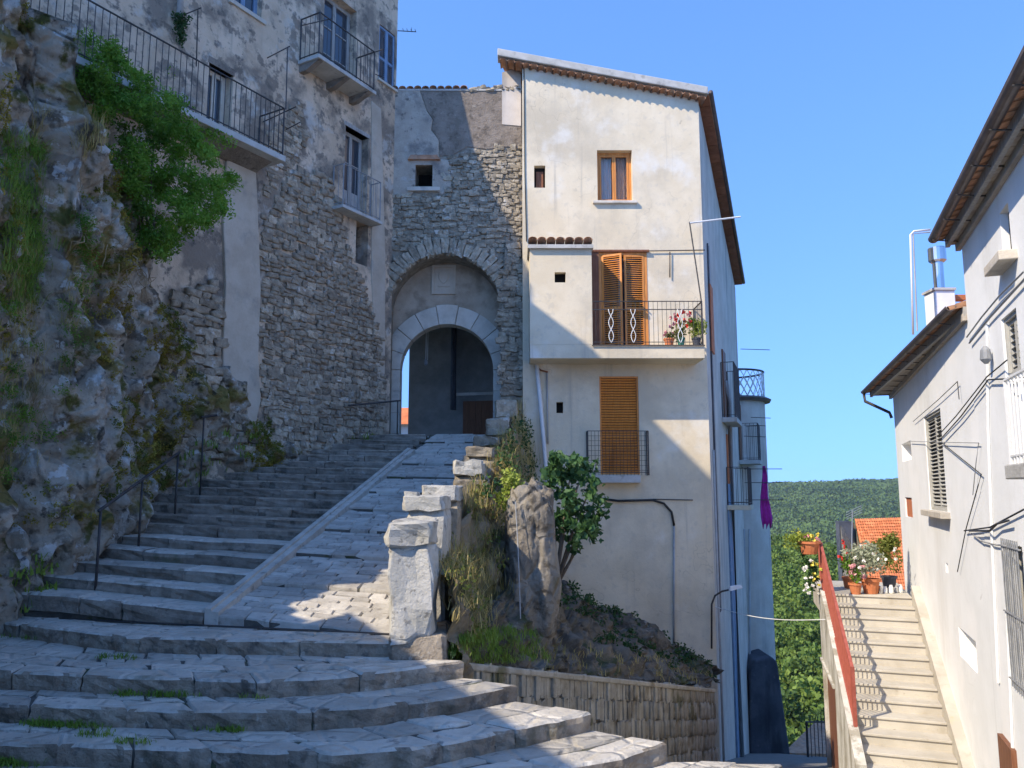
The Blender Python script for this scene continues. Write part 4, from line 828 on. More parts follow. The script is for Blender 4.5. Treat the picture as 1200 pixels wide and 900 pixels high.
# ================================================================ gatehouse with the arch
AG = Fac(-1.73, 20, 0)
ag = thing('gatehouse', AG.w(0, 0, .9), 'rubble stone gatehouse wall with a deep arched passage', 'gatehouse')
wg = AG.rect(487, 193, 507, 219); RO, ZO = 1.45, 4.64; top = AG.px(520, 107)[1]
arc = [(RO * math.cos(math.pi - math.pi * k / 24), ZO + RO * math.sin(math.pi - math.pi * k / 24)) for k in range(25)]
mb = MB(AG); mb.wall([(-2.4, .3), (-RO, .3)] + arc + [(RO, .3), (2.35, .3), (2.35, top), (-2.4, top)], [wg], -.8, 0); gw = part('wall', mb, 'mortar', ag)
RI, ZI = 1.25, 3.17
arci = [(RI * math.cos(math.pi - math.pi * k / 24), ZI + RI * math.sin(math.pi - math.pi * k / 24)) for k in range(25)]
mb = MB(AG); mb.wall([(-1.9, .9), (-RI, .9)] + arci + [(RI, .9), (1.9, .9), (1.9, 6.6), (-1.9, 6.6)], [], -1.15, -.802); tym = part('tympanum', mb, 'plaster_tan', ag)
n = 9
for k in range(n):
    a0, a1 = math.pi * k / n + .006, math.pi * (k + 1) / n - .006; mb = MB(AG)
    ang = [a0 + (a1 - a0) * j / 4 for j in range(5)]; r2 = 1.73 if k != n // 2 else 1.76
    mb.prism([(RI * .985 * math.cos(a), ZI + RI * .985 * math.sin(a)) for a in ang] + [(r2 * math.cos(a), ZI + r2 * math.sin(a)) for a in ang[::-1]], -1.18, -.755 + (.02 if k == n // 2 else 0)); part('voussoir', mb, 'dressed', ag, bevel=.008)
for s in (-1, 1):
    for j in range(4):
        mb = MB(AG); z0, z1 = .92 + (ZI - .92) * j / 4, .92 + (ZI - .92) * (j + 1) / 4 - .008; u = sorted((s * RI * .985, s * 1.73)); mb.box(u[0], -1.18, z0, u[1], -.76, z1); part('jamb_stone', mb, 'dressed', ag, bevel=.008)
# carved plaque: frame, shield and base line
pq = AG.rect(506, 311, 534, 345, -.8); mb = MB(AG); frame_boxes(mb, pq[0], pq[1], pq[2], pq[3], -.81, -.755, .07); mb.box(pq[0] + .07, -.81, pq[1] + .07, pq[2] - .07, -.785, pq[3] - .07)
um, zm = (pq[0] + pq[2]) / 2, (pq[1] + pq[3]) / 2 + .06
mb.prism([(um - .13, zm + .16), (um + .13, zm + .16), (um + .13, zm - .02), (um + .07, zm - .12), (um, zm - .17), (um - .07, zm - .12), (um - .13, zm - .02)], -.79, -.75); mb.prism([(um - .16, zm - .2), (um + .16, zm - .2), (um + .16, zm - .26), (um - .16, zm - .26)], -.79, -.762)
part('carved_plaque', mb, 'plaster_smooth', ag, bevel=.006)
# rough arch stones
n = 25
for k in range(n):
    a = math.pi * (k + .5) / n; ln = rr(.34, .52); r = RO + ln / 2 - .02; p = AG.w(r * math.cos(a), .012, ZO + r * math.sin(a))
    o = inst('arch_stone', rnd.choice(ST_G), gw, p, (0, 0, 0), (math.pi * RO / n * 1.02, .2, ln)); o.rotation_euler = (0, math.pi / 2 - a, 0)
def outside_arch(u, z): return not (abs(u) < RO and z < ZO) and math.hypot(u, max(0, z - ZO)) > RO + .36
sk = [(wg[0] - .14, wg[1] - .12, wg[2] + .14, wg[3] + .14)]
pu = polyuz(AG, [(545, 176), (612, 172), (612, 330), (590, 300), (560, 290), (470, 292), (454, 300), (454, 232), (480, 228), (520, 225), (524, 185)])
cells = [c for c in courses(-1.5, 2.05, 4.7, 9.2, .07, .145, .09, .28) if inpoly(c[0] + .15 * fbm(c[0] * 2, c[1] * 2, 1), c[1] + .15 * fbm(c[0] * 2, c[1] * 2, 5), pu) and outside_arch(c[0], c[1]) and not any(a - .1 < c[0] < d + .1 and b < c[1] < e for a, b, d, e in sk)]
lay_stones(gw, AG, ST_G, cells, -.025, .12, 270, 'stone_gate', .18, wild=1.0)
# plaster coats over the rubble
def coat(pts, mat, v=.03): mb = MB(AG); mb.prism(polyuz(AG, pts, v), -.05, v); part('plaster_coat', mb, mat, ag, bevel=.02)
j = lambda: rr(-4, 4)
cl = [(452, 106), (500, 106), (505, 118), (503, 128), (512, 140), (510, 152), (520, 168), (522, 178)]
wz0, wz1 = 187, 224
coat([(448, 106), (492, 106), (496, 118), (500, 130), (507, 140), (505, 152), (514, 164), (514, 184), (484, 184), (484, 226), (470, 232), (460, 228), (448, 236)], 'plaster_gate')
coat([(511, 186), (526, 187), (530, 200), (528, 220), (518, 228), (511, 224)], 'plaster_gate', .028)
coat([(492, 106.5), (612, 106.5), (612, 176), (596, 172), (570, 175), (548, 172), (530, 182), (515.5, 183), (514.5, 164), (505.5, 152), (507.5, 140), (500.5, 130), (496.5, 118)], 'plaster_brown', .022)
win = MB(AG); frame_boxes(win, wg[0] - .12, wg[1] - .03, wg[2] + .12, wg[3] + .1, -.08, .035, .12, .03); wf = part('window', win, 'plaster_gate', ag)
mb = MB(AG); mb.box(wg[0] - .2, -.08, wg[1] - .13, wg[2] + .2, .09, wg[1] - .031); part('sill', mb, 'dressed', wf)
mb = MB(AG); mb.prism([(wg[0] - .2, wg[3] + .1), (wg[2] + .2, wg[3] + .1), (wg[2] + .12, wg[3] + .22), (wg[0] - .12, wg[3] + .22)], -.05, .13); part('lintel', mb, 'tile', wf)
hole(AG, wg, ag, rec=.7)
mb = MB(AG); mb.box(-2.4, -.5, top, 2.1, .04, top + .05); rf = part('roof', mb, 'concrete', ag)
tile_row(rf, AG, -1.5, top + .04, .55, top + .05, .09, .19, .5)
for k in range(7): inst('stone', rnd.choice(ST_G), rf, AG.w(.7 + k * .22, -.1, top + rr(.03, .1)), (0, rr(-.3, .3), 0), (.24, .3, .13))
# right flank of rubble running down to the parapet
AF = Fac(-.28, 19.86, 0); fk = part('flank', MB(AF).wall([(0, .3), (1.02, .3), (.98, 3.4), (.74, 5.2), (.40, 6.4), (.12, 6.4), (0, 4.9)], [], -.2, 0), 'mortar', ag)
cells = [c for c in courses(0, 1.0, .5, 6.3, .10, .18, .14, .34) if inpoly(c[0], c[1], [(-.02, .3), (1.0, .3), (.96, 3.4), (.72, 5.2), (.38, 6.35), (.1, 6.35), (-.02, 4.9)])]
lay_stones(fk, AF, ST_G, cells, -.02, .13, 290, 'stone_gate', .18, wild=1.0)
# passage behind: walls, vault, plank door, pipe, lamp on a cord
PW = Fac(-1.73, 24.6, -14)
pl_ = PW.px(479, 450)[0]; ps = [(pl_, .9), (1.8, .9), (1.8, 6), (pl_, 6)]
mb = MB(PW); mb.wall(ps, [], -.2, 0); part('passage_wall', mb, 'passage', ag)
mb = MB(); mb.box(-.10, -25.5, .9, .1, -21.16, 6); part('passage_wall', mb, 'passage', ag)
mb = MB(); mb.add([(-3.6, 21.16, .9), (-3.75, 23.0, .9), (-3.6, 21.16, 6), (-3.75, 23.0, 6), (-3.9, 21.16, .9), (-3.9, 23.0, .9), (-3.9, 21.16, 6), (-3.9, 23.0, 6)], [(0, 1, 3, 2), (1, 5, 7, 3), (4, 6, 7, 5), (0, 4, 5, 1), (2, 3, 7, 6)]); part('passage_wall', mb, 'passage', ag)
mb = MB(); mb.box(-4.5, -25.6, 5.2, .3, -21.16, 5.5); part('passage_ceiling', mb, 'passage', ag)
pd = PW.rect(543, 470, 580, 513); u0, z0, u1, z1 = pd; z0 = 1.35
dr = part('door', MB(PW).box(u0, .005, z0, u1, .05, z1), 'wood_brown', ag)
for k in range(5):
    a = u0 + (u1 - u0) * k / 5; part('plank', MB(PW).box(a + .006, .045, z0 + .03, a + (u1 - u0) / 5 - .006, .065, z1 - .03), 'wood_brown', dr)
part('lintel', MB(PW).box(u0 - .25, .002, z1 + .18, u1 + .3, .05, z1 + .27), 'plaster_grey', ag)
a = PW.px(532, 372, .08); b = PW.px(532, 480, .08); mb = MB(); mb.tube([PW.w(a[0], .08, a[1] + .6), PW.w(a[0], .08, b[1])], .085, 10); part('downpipe', mb, 'dark_plaster', ag, smooth=True)
lp = thing('hanging_lamp', atY(500, 425, 22), 'small lamp hanging on a pale cord under the arch', 'lamp')
mb = MB(); p = atY(499, 423, 22); mb.tube([p, p + Vector((0, 0, 1.6))], .008, 6); mb.tube([p + Vector((.05, 0, .02)), p + Vector((.05, 0, 1.6))], .006, 6); part('cord', mb, 'white_paint', lp)
mb = MB(); mb.lathe([(.015, .06), (.03, .03), (.05, -.03), (.045, -.09), (.02, -.12)], p, 10); part('shade', mb, 'iron_grey', lp, smooth=True)
mb = MB(); q = atY(474, 470, 23.6); mb.box(-3.30, -24.0, .9, -3.1, -23.6, 5.2)
fr = thing('red_roof_cottage', (-5.4, 38, 0), 'small red tiled roof glimpsed through the arch', 'house')
mb = MB(); mb.box(-8, -41, -3, -4.2, -37.5, 3.2); part('wall', mb, 'plaster_white', fr)
mb = MB(); mb.add([(-8.3, 37.2, 3.1), (-3.9, 37.2, 3.1), (-3.9, 39.4, 4.1), (-8.3, 39.4, 4.1), (-8.3, 41.6, 3.1), (-3.9, 41.6, 3.1)], [(0, 1, 2, 3), (3, 2, 5, 4)]); part('roof', mb, 'tile_orange', fr)

# ================================================================ gabled house
GX = .27; GF = Fac(GX, 19.5, 0); GWd = 4.58
gh = thing('gable_house', GF.w(2.3, 0, -6.5), 'tall cream plastered house with wooden shutters and a sloping tiled roof', 'house')
gwin = GF.rect(700, 176, 741, 236); gs1 = GF.rect(626, 194, 639, 220); gs2 = GF.rect(652, 471, 660, 484)
fl = GF.px(760, 404, .9)[1]; gd = GF.rect(702, 296, 759, 405); gd = (gd[0], fl, gd[2], gd[3]); gl = GF.rect(703, 441, 749, 556)
zl, zr_ = GF.px(612, 70)[1], GF.px(824, 112)[1]
mb = MB(GF); mb.wall([(0, -9), (GWd, -9), (GWd, zr_), (0, zl)], [gwin, gs1, gs2, gd, gl], -.4, 0); part('wall', mb, 'plaster_warm', gh)
pl = GF.px(588, 100)[0]; mb = MB(GF); mb.prism([(pl, GF.px(590, 136)[1]), (-.03, GF.px(610, 138)[1]), (-.03, zl + .05), (pl, GF.px(588, 74)[1])], -.8, -.462); part('side_strip', mb, 'plaster_grey', gh)
# roof: verge band, tile course, slab running back
ra, rb = GF.px(583, 56, .3), GF.px(828, 101, .3)
def slope(u): return ra[1] + (rb[1] - ra[1]) * (u - ra[0]) / (rb[0] - ra[0])
ue = rb[0] + .04; GS = Fac(GX + GWd, 19.5, 70)
mb = MB(GF); mb.add([GF.w(u, v, slope(u) + d) for d in (-.20, 0) for v in (-.10, .30) for u in (ra[0], ue)], [(0, 1, 3, 2), (4, 6, 7, 5), (0, 4, 5, 1), (2, 3, 7, 6), (0, 2, 6, 4), (1, 5, 7, 3)])
roof = part('roof', mb, 'concrete', gh, bevel=.02)
R0, R1 = GF.w(ra[0], -.1, slope(ra[0])), GF.w(ue, -.1, slope(ue)); E1 = GS.w(11, .30, 7.95); E0 = Vector((E1.x - 5, E1.y + 2, 9.2))
mb = MB(); mb.hexa([R0 + Vector((0, 0, -.06)), R1 + Vector((0, 0, -.06)), E0, E1, R0, R1, E0 + Vector((0, 0, .08)), E1 + Vector((0, 0, .08))]); part('roof_slab', mb, 'tile', roof)
tile_row(roof, GF, ra[0] + .06, slope(ra[0]) - .30, ue - .05, slope(ue) - .30, .25, .195, .45)
# brown boarded soffit along the side eave
L = GS.w(11, 0, 0); nb_ = 26
for k in range(nb_):
    t0, t1 = k / nb_, (k + .94) / nb_; z0, z1 = 10.16 + (7.85 - 10.16) * t0, 10.16 + (7.85 - 10.16) * t1
    mb = MB(GS); mb.add([GS.w(11 * t, v, z + d) for d in (0, .05) for v in (-.02, .27) for t, z in ((t0, z0), (t1, z1))], [(0, 1, 3, 2), (4, 6, 7, 5), (0, 4, 5, 1), (2, 3, 7, 6), (0, 2, 6, 4), (1, 5, 7, 3)]); part('board', mb, 'soffit_red', roof)
mb = MB(); mb.tube([GS.w(0, .32, 10.25), GS.w(11, .32, 7.92)], .06, 8); part('gutter', mb, 'gutter', roof, smooth=True)
# top window
wt = window(gh, GF, gwin, 'wood_orange', .18, 2, .07, glass='clear', back=False)
um = (gwin[0] + gwin[2]) / 2
for a, b, m_ in ((gwin[0] + .08, um - .06, 'curtain'), (um + .06, gwin[2] - .08, 'curtain_orange')):
    mb = MB(GF); nn = 14
    for k in range(nn):
        x0, x1 = a + (b - a) * k / nn, a + (b - a) * (k + 1) / nn; y0, y1 = -.31 - .02 * math.sin(k * 1.7), -.31 - .02 * math.sin((k + 1) * 1.7); mb.add([GF.w(x0, y0, gwin[1]), GF.w(x1, y1, gwin[1]), GF.w(x1, y1, gwin[3] - .1), GF.w(x0, y0, gwin[3] - .1)], [(0, 1, 2, 3)])
    part('curtain', mb, m_, wt, smooth=True)
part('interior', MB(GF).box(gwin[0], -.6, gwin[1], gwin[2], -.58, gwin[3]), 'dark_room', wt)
part('sill', MB(GF).box(gwin[0] - .13, -.1, gwin[1] - .07, gwin[2] + .1, .09, gwin[1]), 'dressed', wt, bevel=.008)
hole(GF, gs1, gh, rec=.18); part('vent', MB(GF).box(gs1[0] + .05, -.15, gs1[1] + .02, gs1[2] - .05, -.12, gs1[3] - .12), 'wood_brown', gh); hole(GF, gs2, gh, rec=.2)
# bay with tiled top, balcony slab, railing
sb = GF.px(760, 420, .9)[1]; ub0 = GF.px(621, 380, .9)[0]; ub1 = GF.px(694, 360, .9)[0]; us1 = GF.px(826, 412, .9)[0]; zbt = GF.px(655, 292, .9)[1]; sv = GF.rect(650, 319, 663, 331, .9)
mb = MB(GF); mb.wall([(ub0, fl), (ub1, fl), (ub1, zbt), (ub0, zbt)], [sv], .72, .9); bay = part('bay', mb, 'plaster_warm', gh)
part('side_wall', MB(GF).box(ub1 - .15, 0, fl, ub1, .72, zbt), 'plaster_warm', bay); part('side_wall', MB(GF).box(ub0, 0, fl, ub0 + .15, .72, zbt), 'plaster_warm', bay); part('recess_back', MB(GF).box(sv[0] - .05, .6, sv[1] - .05, sv[2] + .05, .65, sv[3] + .05), 'dark_room', bay)
mb = MB(GF); mb.add([GF.w(u, v, z) for u in (ub0 - .05, ub1 + .04) for v, z in ((0, zbt + .34), (1.0, zbt + .09), (1.0, zbt), (0, zbt))], [(0, 1, 2, 3), (7, 6, 5, 4), (0, 4, 5, 1), (1, 5, 6, 2), (2, 6, 7, 3)]); br = part('roof', mb, 'concrete', bay)
tile_row(br, GF, ub0 - .04, zbt + .07, ub1 + .02, zbt + .07, 1.07, .21, 1.0, pitch=-.24)
mb = MB(GF); mb.box(ub0, 0, sb, us1, .9, fl); bal = part('balcony', mb, 'plaster_warm', gh, bevel=.012)
hr = GF.px(760, 353, .88)[1] - fl
railing(bal, [GF.w(ub1 - .02, .87, fl), GF.w(us1 - .03, .87, fl), GF.w(us1 - .03, .02, fl)], hr, 'iron', .105, .011, .03)
mb = MB(GF); mb.bar(GF.w(ub1 - .02, .87, fl + hr - .2), GF.w(us1 - .03, .87, fl + hr - .2), .02); mb.bar(GF.w(ub1 - .02, .93, fl - .02), GF.w(us1, .93, fl - .02), .025); part('rail', mb, 'iron', bal)
for px in (716, 742, 797):
    u = GF.px(px, 380, .88)[0]; mb = MB()
    for s in (-1, 1): mb.tube([GF.w(u + s * .055 * math.sin(math.pi * 2.5 * k / 20) , .885, fl + .05 + (hr - .25) * k / 20) for k in range(21)], .010, 6)
    part('wavy_baluster', mb, 'white_paint', bal, smooth=True)
# balcony door with louvred leaves
dw = MB(GF); frame_boxes(dw, gd[0], gd[1], gd[2], gd[3], -.12, .01, .07, .03); door = part('door', dw, 'wood_orange', gh)
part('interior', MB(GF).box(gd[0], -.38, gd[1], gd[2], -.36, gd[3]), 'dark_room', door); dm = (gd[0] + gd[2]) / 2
part('glazing', MB(GF).box(gd[0] + .07, -.2, gd[1] + .05, gd[2] - .07, -.17, gd[3] - .07), 'glass', door)
louvre(gh, GF, gd[0] + .08, gd[1] + .04, dm - .01, gd[3] - .08, .0, 'wood_orange', -.42, 0); louvre(gh, GF, dm + .02, gd[1] + .04, gd[2] - .08, gd[3] - .08, .0, 'wood_orange', -.12, 1)
part('jamb_board', MB(GF).box(ub1 + .002, .01, gd[1], gd[0] - .002, .05, gd[3] + .05), 'wood_brown', gh)
part('lintel', MB(GF).box(ub1 + .01, .005, gd[3] + .002, gd[2] + .05, .09, gd[3] + .05), 'wood_brown', gh)
# lower window: closed roller slats, cage railing and sill
sh_ = MB(GF); frame_boxes(sh_, gl[0], gl[1], gl[2], gl[3], -.1, -.02, .04); rs = part('shutter', sh_, 'wood_orange', gh); n = 36
for k in range(n): z = gl[1] + .04 + (gl[3] - gl[1] - .08) * (k + .5) / n; inst('slat', ubox('wood_orange'), rs, GF.w((gl[0] + gl[2]) / 2, -.07, z), (math.radians(35), 0, 0), (gl[2] - gl[0] - .08, .03, (gl[3] - gl[1] - .08) / n * .62))
part('backing', MB(GF).box(gl[0] + .04, -.14, gl[1] + .04, gl[2] - .04, -.11, gl[3] - .04), 'wood_brown', rs)
cg = GF.rect(689, 505, 760, 557, .3); mb = MB(GF); mb.box(cg[0] + .05, 0, cg[1] - .18, cg[2] - .2, .3, cg[1]); cage = part('balcony', mb, 'concrete', gh, bevel=.01)
railing(cage, [GF.w(cg[0], .02, cg[1]), GF.w(cg[0], .3, cg[1]), GF.w(cg[2], .3, cg[1]), GF.w(cg[2], .02, cg[1])], cg[3] - cg[1], 'iron', .085, .010, .026)
mb = MB(GF)
for k in range(1, 9): z = cg[1] + (cg[3] - cg[1]) * k / 9; mb.bar(GF.w(cg[0], .3, z), GF.w(cg[2], .3, z), .008)
part('mesh_wire', mb, 'iron', cage)
# cables, pipes, brackets on the front
def tubepx(fac, pts, off, r, mat, parent, name): return part(name, MB().tube([fac.w((t := fac.px(x, y, off))[0], off, t[1]) for x, y in pts], r, 8), mat, parent, smooth=True)
tubepx(GF, [(629, 428), (633, 470), (639, 540), (646, 620), (655, 690)], .16, .055, 'pipe_white', gh, 'downpipe'); tubepx(GF, [(641, 436), (642, 520)], .05, .022, 'pipe_grey', gh, 'pipe'); tubepx(GF, [(629, 430), (634, 434), (642, 436)], .08, .022, 'wood_brown', gh, 'pipe')
tubepx(GF, [(702, 584), (725, 587), (765, 586), (778, 590), (787, 600), (790, 616)], .06, .028, 'cable', gh, 'conduit'); tubepx(GF, [(790, 615), (790, 775)], .05, .026, 'pipe_grey', gh, 'conduit'); tubepx(GF, [(765, 585), (812, 586)], .04, .012, 'iron', gh, 'rod')
tubepx(GF, [(757, 294), (826, 293)], .05, .014, 'iron', gh, 'rod'); tubepx(GF, [(785, 295), (785, 325)], .05, .014, 'iron', gh, 'rod')
tubepx(GF, [(614, 76), (615, 200), (617, 283)], .02, .011, 'cable', gh, 'cable')
cp = thing('clothes_pole', GF.w(us1 - .1, .8, fl), 'thin leaning clothes pole with a white arm on the flowered balcony', 'pole')
a = GF.px(822, 354, .85); b = GF.px(808, 260, .85); c = GF.px(871, 250, .85); mb = MB(); mb.tube([GF.w(a[0], .85, fl), GF.w(a[0], .85, a[1]), GF.w(b[0], .85, b[1])], .017, 6); part('mast', mb, 'iron', cp)
mb = MB(); mb.tube([GF.w(b[0], .85, b[1] - .03), GF.w(c[0], .6, c[1])], .022, 6); part('arm', mb, 'white_paint', cp)

# ---------------- potted plants
def potted(name, label, p, r, h, mat, blobs, leaf, lsize, flowers=(), fmat=None, per=-140, seed=1, group=None):
    t = thing(name, p, label, 'potted plant', group); mb = MB(); mb.lathe([(r * .7, 0), (r * .92, h * .82), (r * 1.05, h * .82), (r * 1.05, h), (r * .9, h), (r * .85, h * .86)], p, 14); part('pot', mb, mat, t)
    bl = [(p[0] + x, p[1] + y, p[2] + z, a, a, b) for x, y, z, a, b in blobs]; v, q = leaf_cloud(bl, per, lsize, seed); bigmesh('foliage', v, q, leaf, t)
    for fm, pts, s in flowers:
        v, q = leaf_cloud([(p[0] + x, p[1] + y, p[2] + z, s, s, s) for x, y, z in pts], -14, s * .75, seed + 5, aspect=.9); bigmesh('blossoms', v, q, fm, t, kind='stuff')
    return t
def gp(px, off=.62): return GF.w(GF.px(px, 400, off)[0], off, fl)
rz = lambda n, s, z0, z1: [(rr(-s, s), rr(-s, s), rr(z0, z1)) for _ in range(n)]
potted('geranium_pot', 'brown pot of pale pink geraniums on the balcony with orange shutters', gp(784), .13, .20, 'terracotta', [(0, 0, .26, .13, .10)], 'leaf_olive', .03, [('flower_pink', rz(9, .13, .26, .36), .035)], seed=71, group='flower pots on the balcony')
potted('geranium_pot', 'green pot of tall red geraniums on the balcony with orange shutters', gp(798), .10, .22, 'pot_green', [(0, 0, .45, .17, .25), (-.05, 0, .3, .14, .14)], 'leaf_olive', .035, [('flower_red', rz(10, .24, .55, .85), .045), ('flower_pink', rz(8, .24, .5, .8), .04)], seed=72, group='flower pots on the balcony')
potted('bushy_pot', 'bushy yellow green plant in a dark pot at the balcony corner', gp(816, .6), .11, .22, 'dark_plaster', [(0, 0, .42, .2, .22), (.12, 0, .5, .16, .2), (-.08, 0, .6, .13, .13)], 'leaf_lime', .035, per=-230, seed=73, group='flower pots on the balcony')

# ---------------- side of the gabled house
mb = MB(GS); mb.wall([(0, -9), (11, -9), (11, 7.75), (0, 10.1)], [], -.4, -.005); part('side_wall', mb, 'plaster_grey', gh)
def sidebal(px0, pxm, pyf, pyr, depth, length, label, door_mat, slab='concrete'):
    u0 = GS.px(px0, pyf)[0]; zf = GS.px(pxm, pyf, depth * .5)[1]; zt = GS.px(pxm, pyr, depth * .5)[1]
    b = balcony(gh, GS, u0, u0 + length, zf, depth, zt - zf, slab, 'iron', slab=.14, gap=.12, v0=0)
    d = part('door', MB(GS).box(u0 + length * .3, .0, zf, u0 + length * .3 + .9, .04, zf + 2.1), door_mat, gh); return u0, zf, zt
sidebal(846, 856, 490, 430, .42, 2.0, '', 'wood_brown')
s2 = sidebal(852, 866, 592, 548, .66, 1.5, '', 'terracotta', 'plaster_warm'); sidebal(866, 880, 540, 500, .72, 1.5, '', 'wood_brown')
pu = GS.px(858, 600)[0]; mb = MB(); mb.tube([GS.w(pu - .9, .10, -8.5), GS.w(pu - .9, .10, GS.px(858, 480)[1]), GS.w(pu - 1.2, .05, GS.px(858, 470)[1] + .3)], .085, 10); part('downpipe', mb, 'pipe_grey', gh, smooth=True)
mb = MB(); mb.tube([GS.w(.25, .06, -8), GS.w(.25, .06, 1)], .03, 8); part('pipe', mb, 'pipe_grey', gh, smooth=True)
for u, m_ in ((.9, 'dark_plaster'), (1.15, 'pipe_grey')): part('cable_duct', MB(GS).box(u, 0, -3, u + .05, .04, 6.5), m_, gh)
part('door', MB(GS).box(4.2, 0, -8.3, 5.3, .05, 0.2), 'shutter_blue', gh); part('shutter', MB(GS).box(.9, .0, 3.6, 1.5, .06, 5.4), 'terracotta', gh)
# clothes line and the purple garment
cl = thing('purple_garment', GS.w(s2[0] + .2, 1.0, s2[1]), 'purple garment hanging from the rods of the far side balcony', 'clothing')
g0 = atY(895, 546, GS.w(s2[0] + .5, .9, 0).y); mb = MB(); cols = 8; prof = [(0, .03), (.3, .06), (.6, .07), (.9, .10), (1.2, .16), (1.5, .18), (1.75, .13)]; vs = []
for zz, w in prof:
    for k in range(cols + 1): t = k / cols - .5; vs.append(g0 + Vector((t * 2 * w + .02 * math.sin(zz * 5), .05 * math.sin(k * 2.1 + zz * 3), -zz - .10 * math.sin(k * 1.9) * (zz > 1.4))))
mb.add(vs, [(r * (cols + 1) + k, r * (cols + 1) + k + 1, (r + 1) * (cols + 1) + k + 1, (r + 1) * (cols + 1) + k) for r in range(len(prof) - 1) for k in range(cols)]); o = part('cloth', mb, 'fabric_purple', cl, smooth=True); md = o.modifiers.new('thick', 'SOLIDIFY'); md.thickness = .015
mb = MB()
for z in (s2[2] - .05, s2[2] - .45, s2[1] + .15): mb.tube([GS.w(s2[0] + .3, .5, z), GS.w(s2[0] + .6, 1.55, z)], .012, 6)
part('washing_rod', mb, 'iron', gh)
mb = MB()
for px, py, qx in ((880, 489, 903), (872, 498, 897), (872, 511, 897), (868, 409, 902)): mb.tube([atY(px, py, 26), atY(qx, py + 1, 25)], .012, 6)
part('washing_rod', mb, 'iron', gh)
# street lamp on the corner
sl = thing('wall_lamp', GS.w(.15, .1, GS.px(836, 720)[1]), 'small street lamp on a curved bracket at the corner of the gabled house', 'street lamp')
a = atY(834, 760, 19.3); b = atY(834, 708, 19.3); mb = MB(); mb.tube([a, b, atY(838, 698, 19.3), atY(846, 693, 19.2), atY(860, 690, 19.1)], .022, 8); part('arm', mb, 'iron', sl, smooth=True)
mb = MB(); p = atY(858, 690, 19.1); mb.hexa([p + Vector(q) for q in ((-.08, -.08, -.05), (.24, -.06, .02), (-.08, .08, -.05), (.24, .06, .02), (-.06, -.05, .06), (.2, -.03, .1), (-.06, .05, .06), (.2, .03, .1))]); part('head', mb, 'white_paint', sl, bevel=.015)
mb = MB(); A, B = atY(838, 711, 19.4), atY(967, 726, 15.6); pts = [A.lerp(B, k / 12) - Vector((0, 0, .12 * math.sin(math.pi * k / 12))) for k in range(13)]; mb.tube(pts, .009, 5); part('span_cable', mb, 'white_paint', label='thin pale cable stretched from the gabled house to the red railing', cat='cable')
# curved house beyond
ch = thing('curved_house', (9.0, 31, -11), 'grey house with a rounded corner and a latticed roof terrace behind the gabled house', 'house')
cc = Vector((8.62, 30.9, 0)); cr = 1.22; zt = atY(885, 470, 30).z
mb = MB(); mb.lathe([(cr, -11), (cr, zt)], cc, 36); part('wall', mb, 'plaster_grey', ch, smooth=False)
part('wall', MB().box(4.5, -36, -11, 9.6, -31, zt - .02), 'plaster_grey', ch)
mb = MB(); mb.lathe([(cr + .2, zt), (cr + .25, zt + .1), (cr + .1, zt + .18)], cc, 36); part('cornice', mb, 'gutter', ch)
mb = MB()
hh = atY(885, 434, 30).z - zt - .18
for k in range(28):
    for s in (-1, 1):
        pts = []
        for j in range(5): a = 2 * math.pi * (k + s * j / 2.0) / 28; pts.append(cc + Vector((math.cos(a) * cr, math.sin(a) * cr, zt + .18 + hh * j / 4)))
        mb.tube(pts, .018, 4)
part('lattice', mb, 'white_paint', ch); mb = MB(); mb.tube([cc + Vector((math.cos(a) * cr, math.sin(a) * cr, zt + .18 + hh)) for a in np.linspace(0, 2 * math.pi, 33)], .04, 6); part('rail', mb, 'iron', ch)
mb = MB(); P = [atY(x, y, 28.2) for x, y in ((879, 786), (886, 775), (905, 770), (911, 776), (928, 897), (879, 897))]; mb.add(P + [p + Vector((0, 2.2, 0)) for p in P], [tuple(range(6)), tuple(range(11, 5, -1))] + [(i, i + 6, (i + 1) % 6 + 6, (i + 1) % 6) for i in range(6)]); part('buttress', mb, 'dark_plaster', ch, bevel=.05)
for px in (866, 872, 878): part('pipe', MB().tube([atY(px, 620, 29.3), atY(px + 1, 890, 29.3)], .04, 8), 'pipe_grey', ch, smooth=True)
# ================================================================ right-hand houses
RT = Fac(6.44, 11.6, 250)
UC, UF, UN = 1.72, -7.45, 8.5                           # corner between the two, far corner, near end
lo_ = thing('low_house', RT.w(-3, 0, -4.5), 'low white house with one louvred window above the outdoor steps', 'house')
ta = thing('tall_house', RT.w(4, 0, -4), 'taller white house with deep tiled eaves and shuttered windows', 'house')
lwn = RT.rect(1086, 481, 1106, 598); lhl = RT.rect(1057, 518, 1068, 540); lrd = RT.rect(1061, 583, 1069, 606); lh2 = RT.rect(1125, 744, 1144, 778); lh3 = RT.rect(1108, 660, 1111, 671)
zlw = 2.24; zta = RT.px(1140, 262)[1]
mb = MB(RT); mb.wall([(UF, -6), (UC, -6), (UC, zlw), (UF, zlw)], [lwn, lhl, lrd, lh2, lh3], -.4, 0); part('wall', mb, 'plaster_white', lo_)
for r in (lhl, lh2, lh3): hole(RT, r, lo_, 'plaster_grey', .3)
part('shutter', MB(RT).box(lrd[0] + .01, -.06, lrd[1] + .01, lrd[2] - .01, -.03, lrd[3] - .01), 'terracotta', lo_)
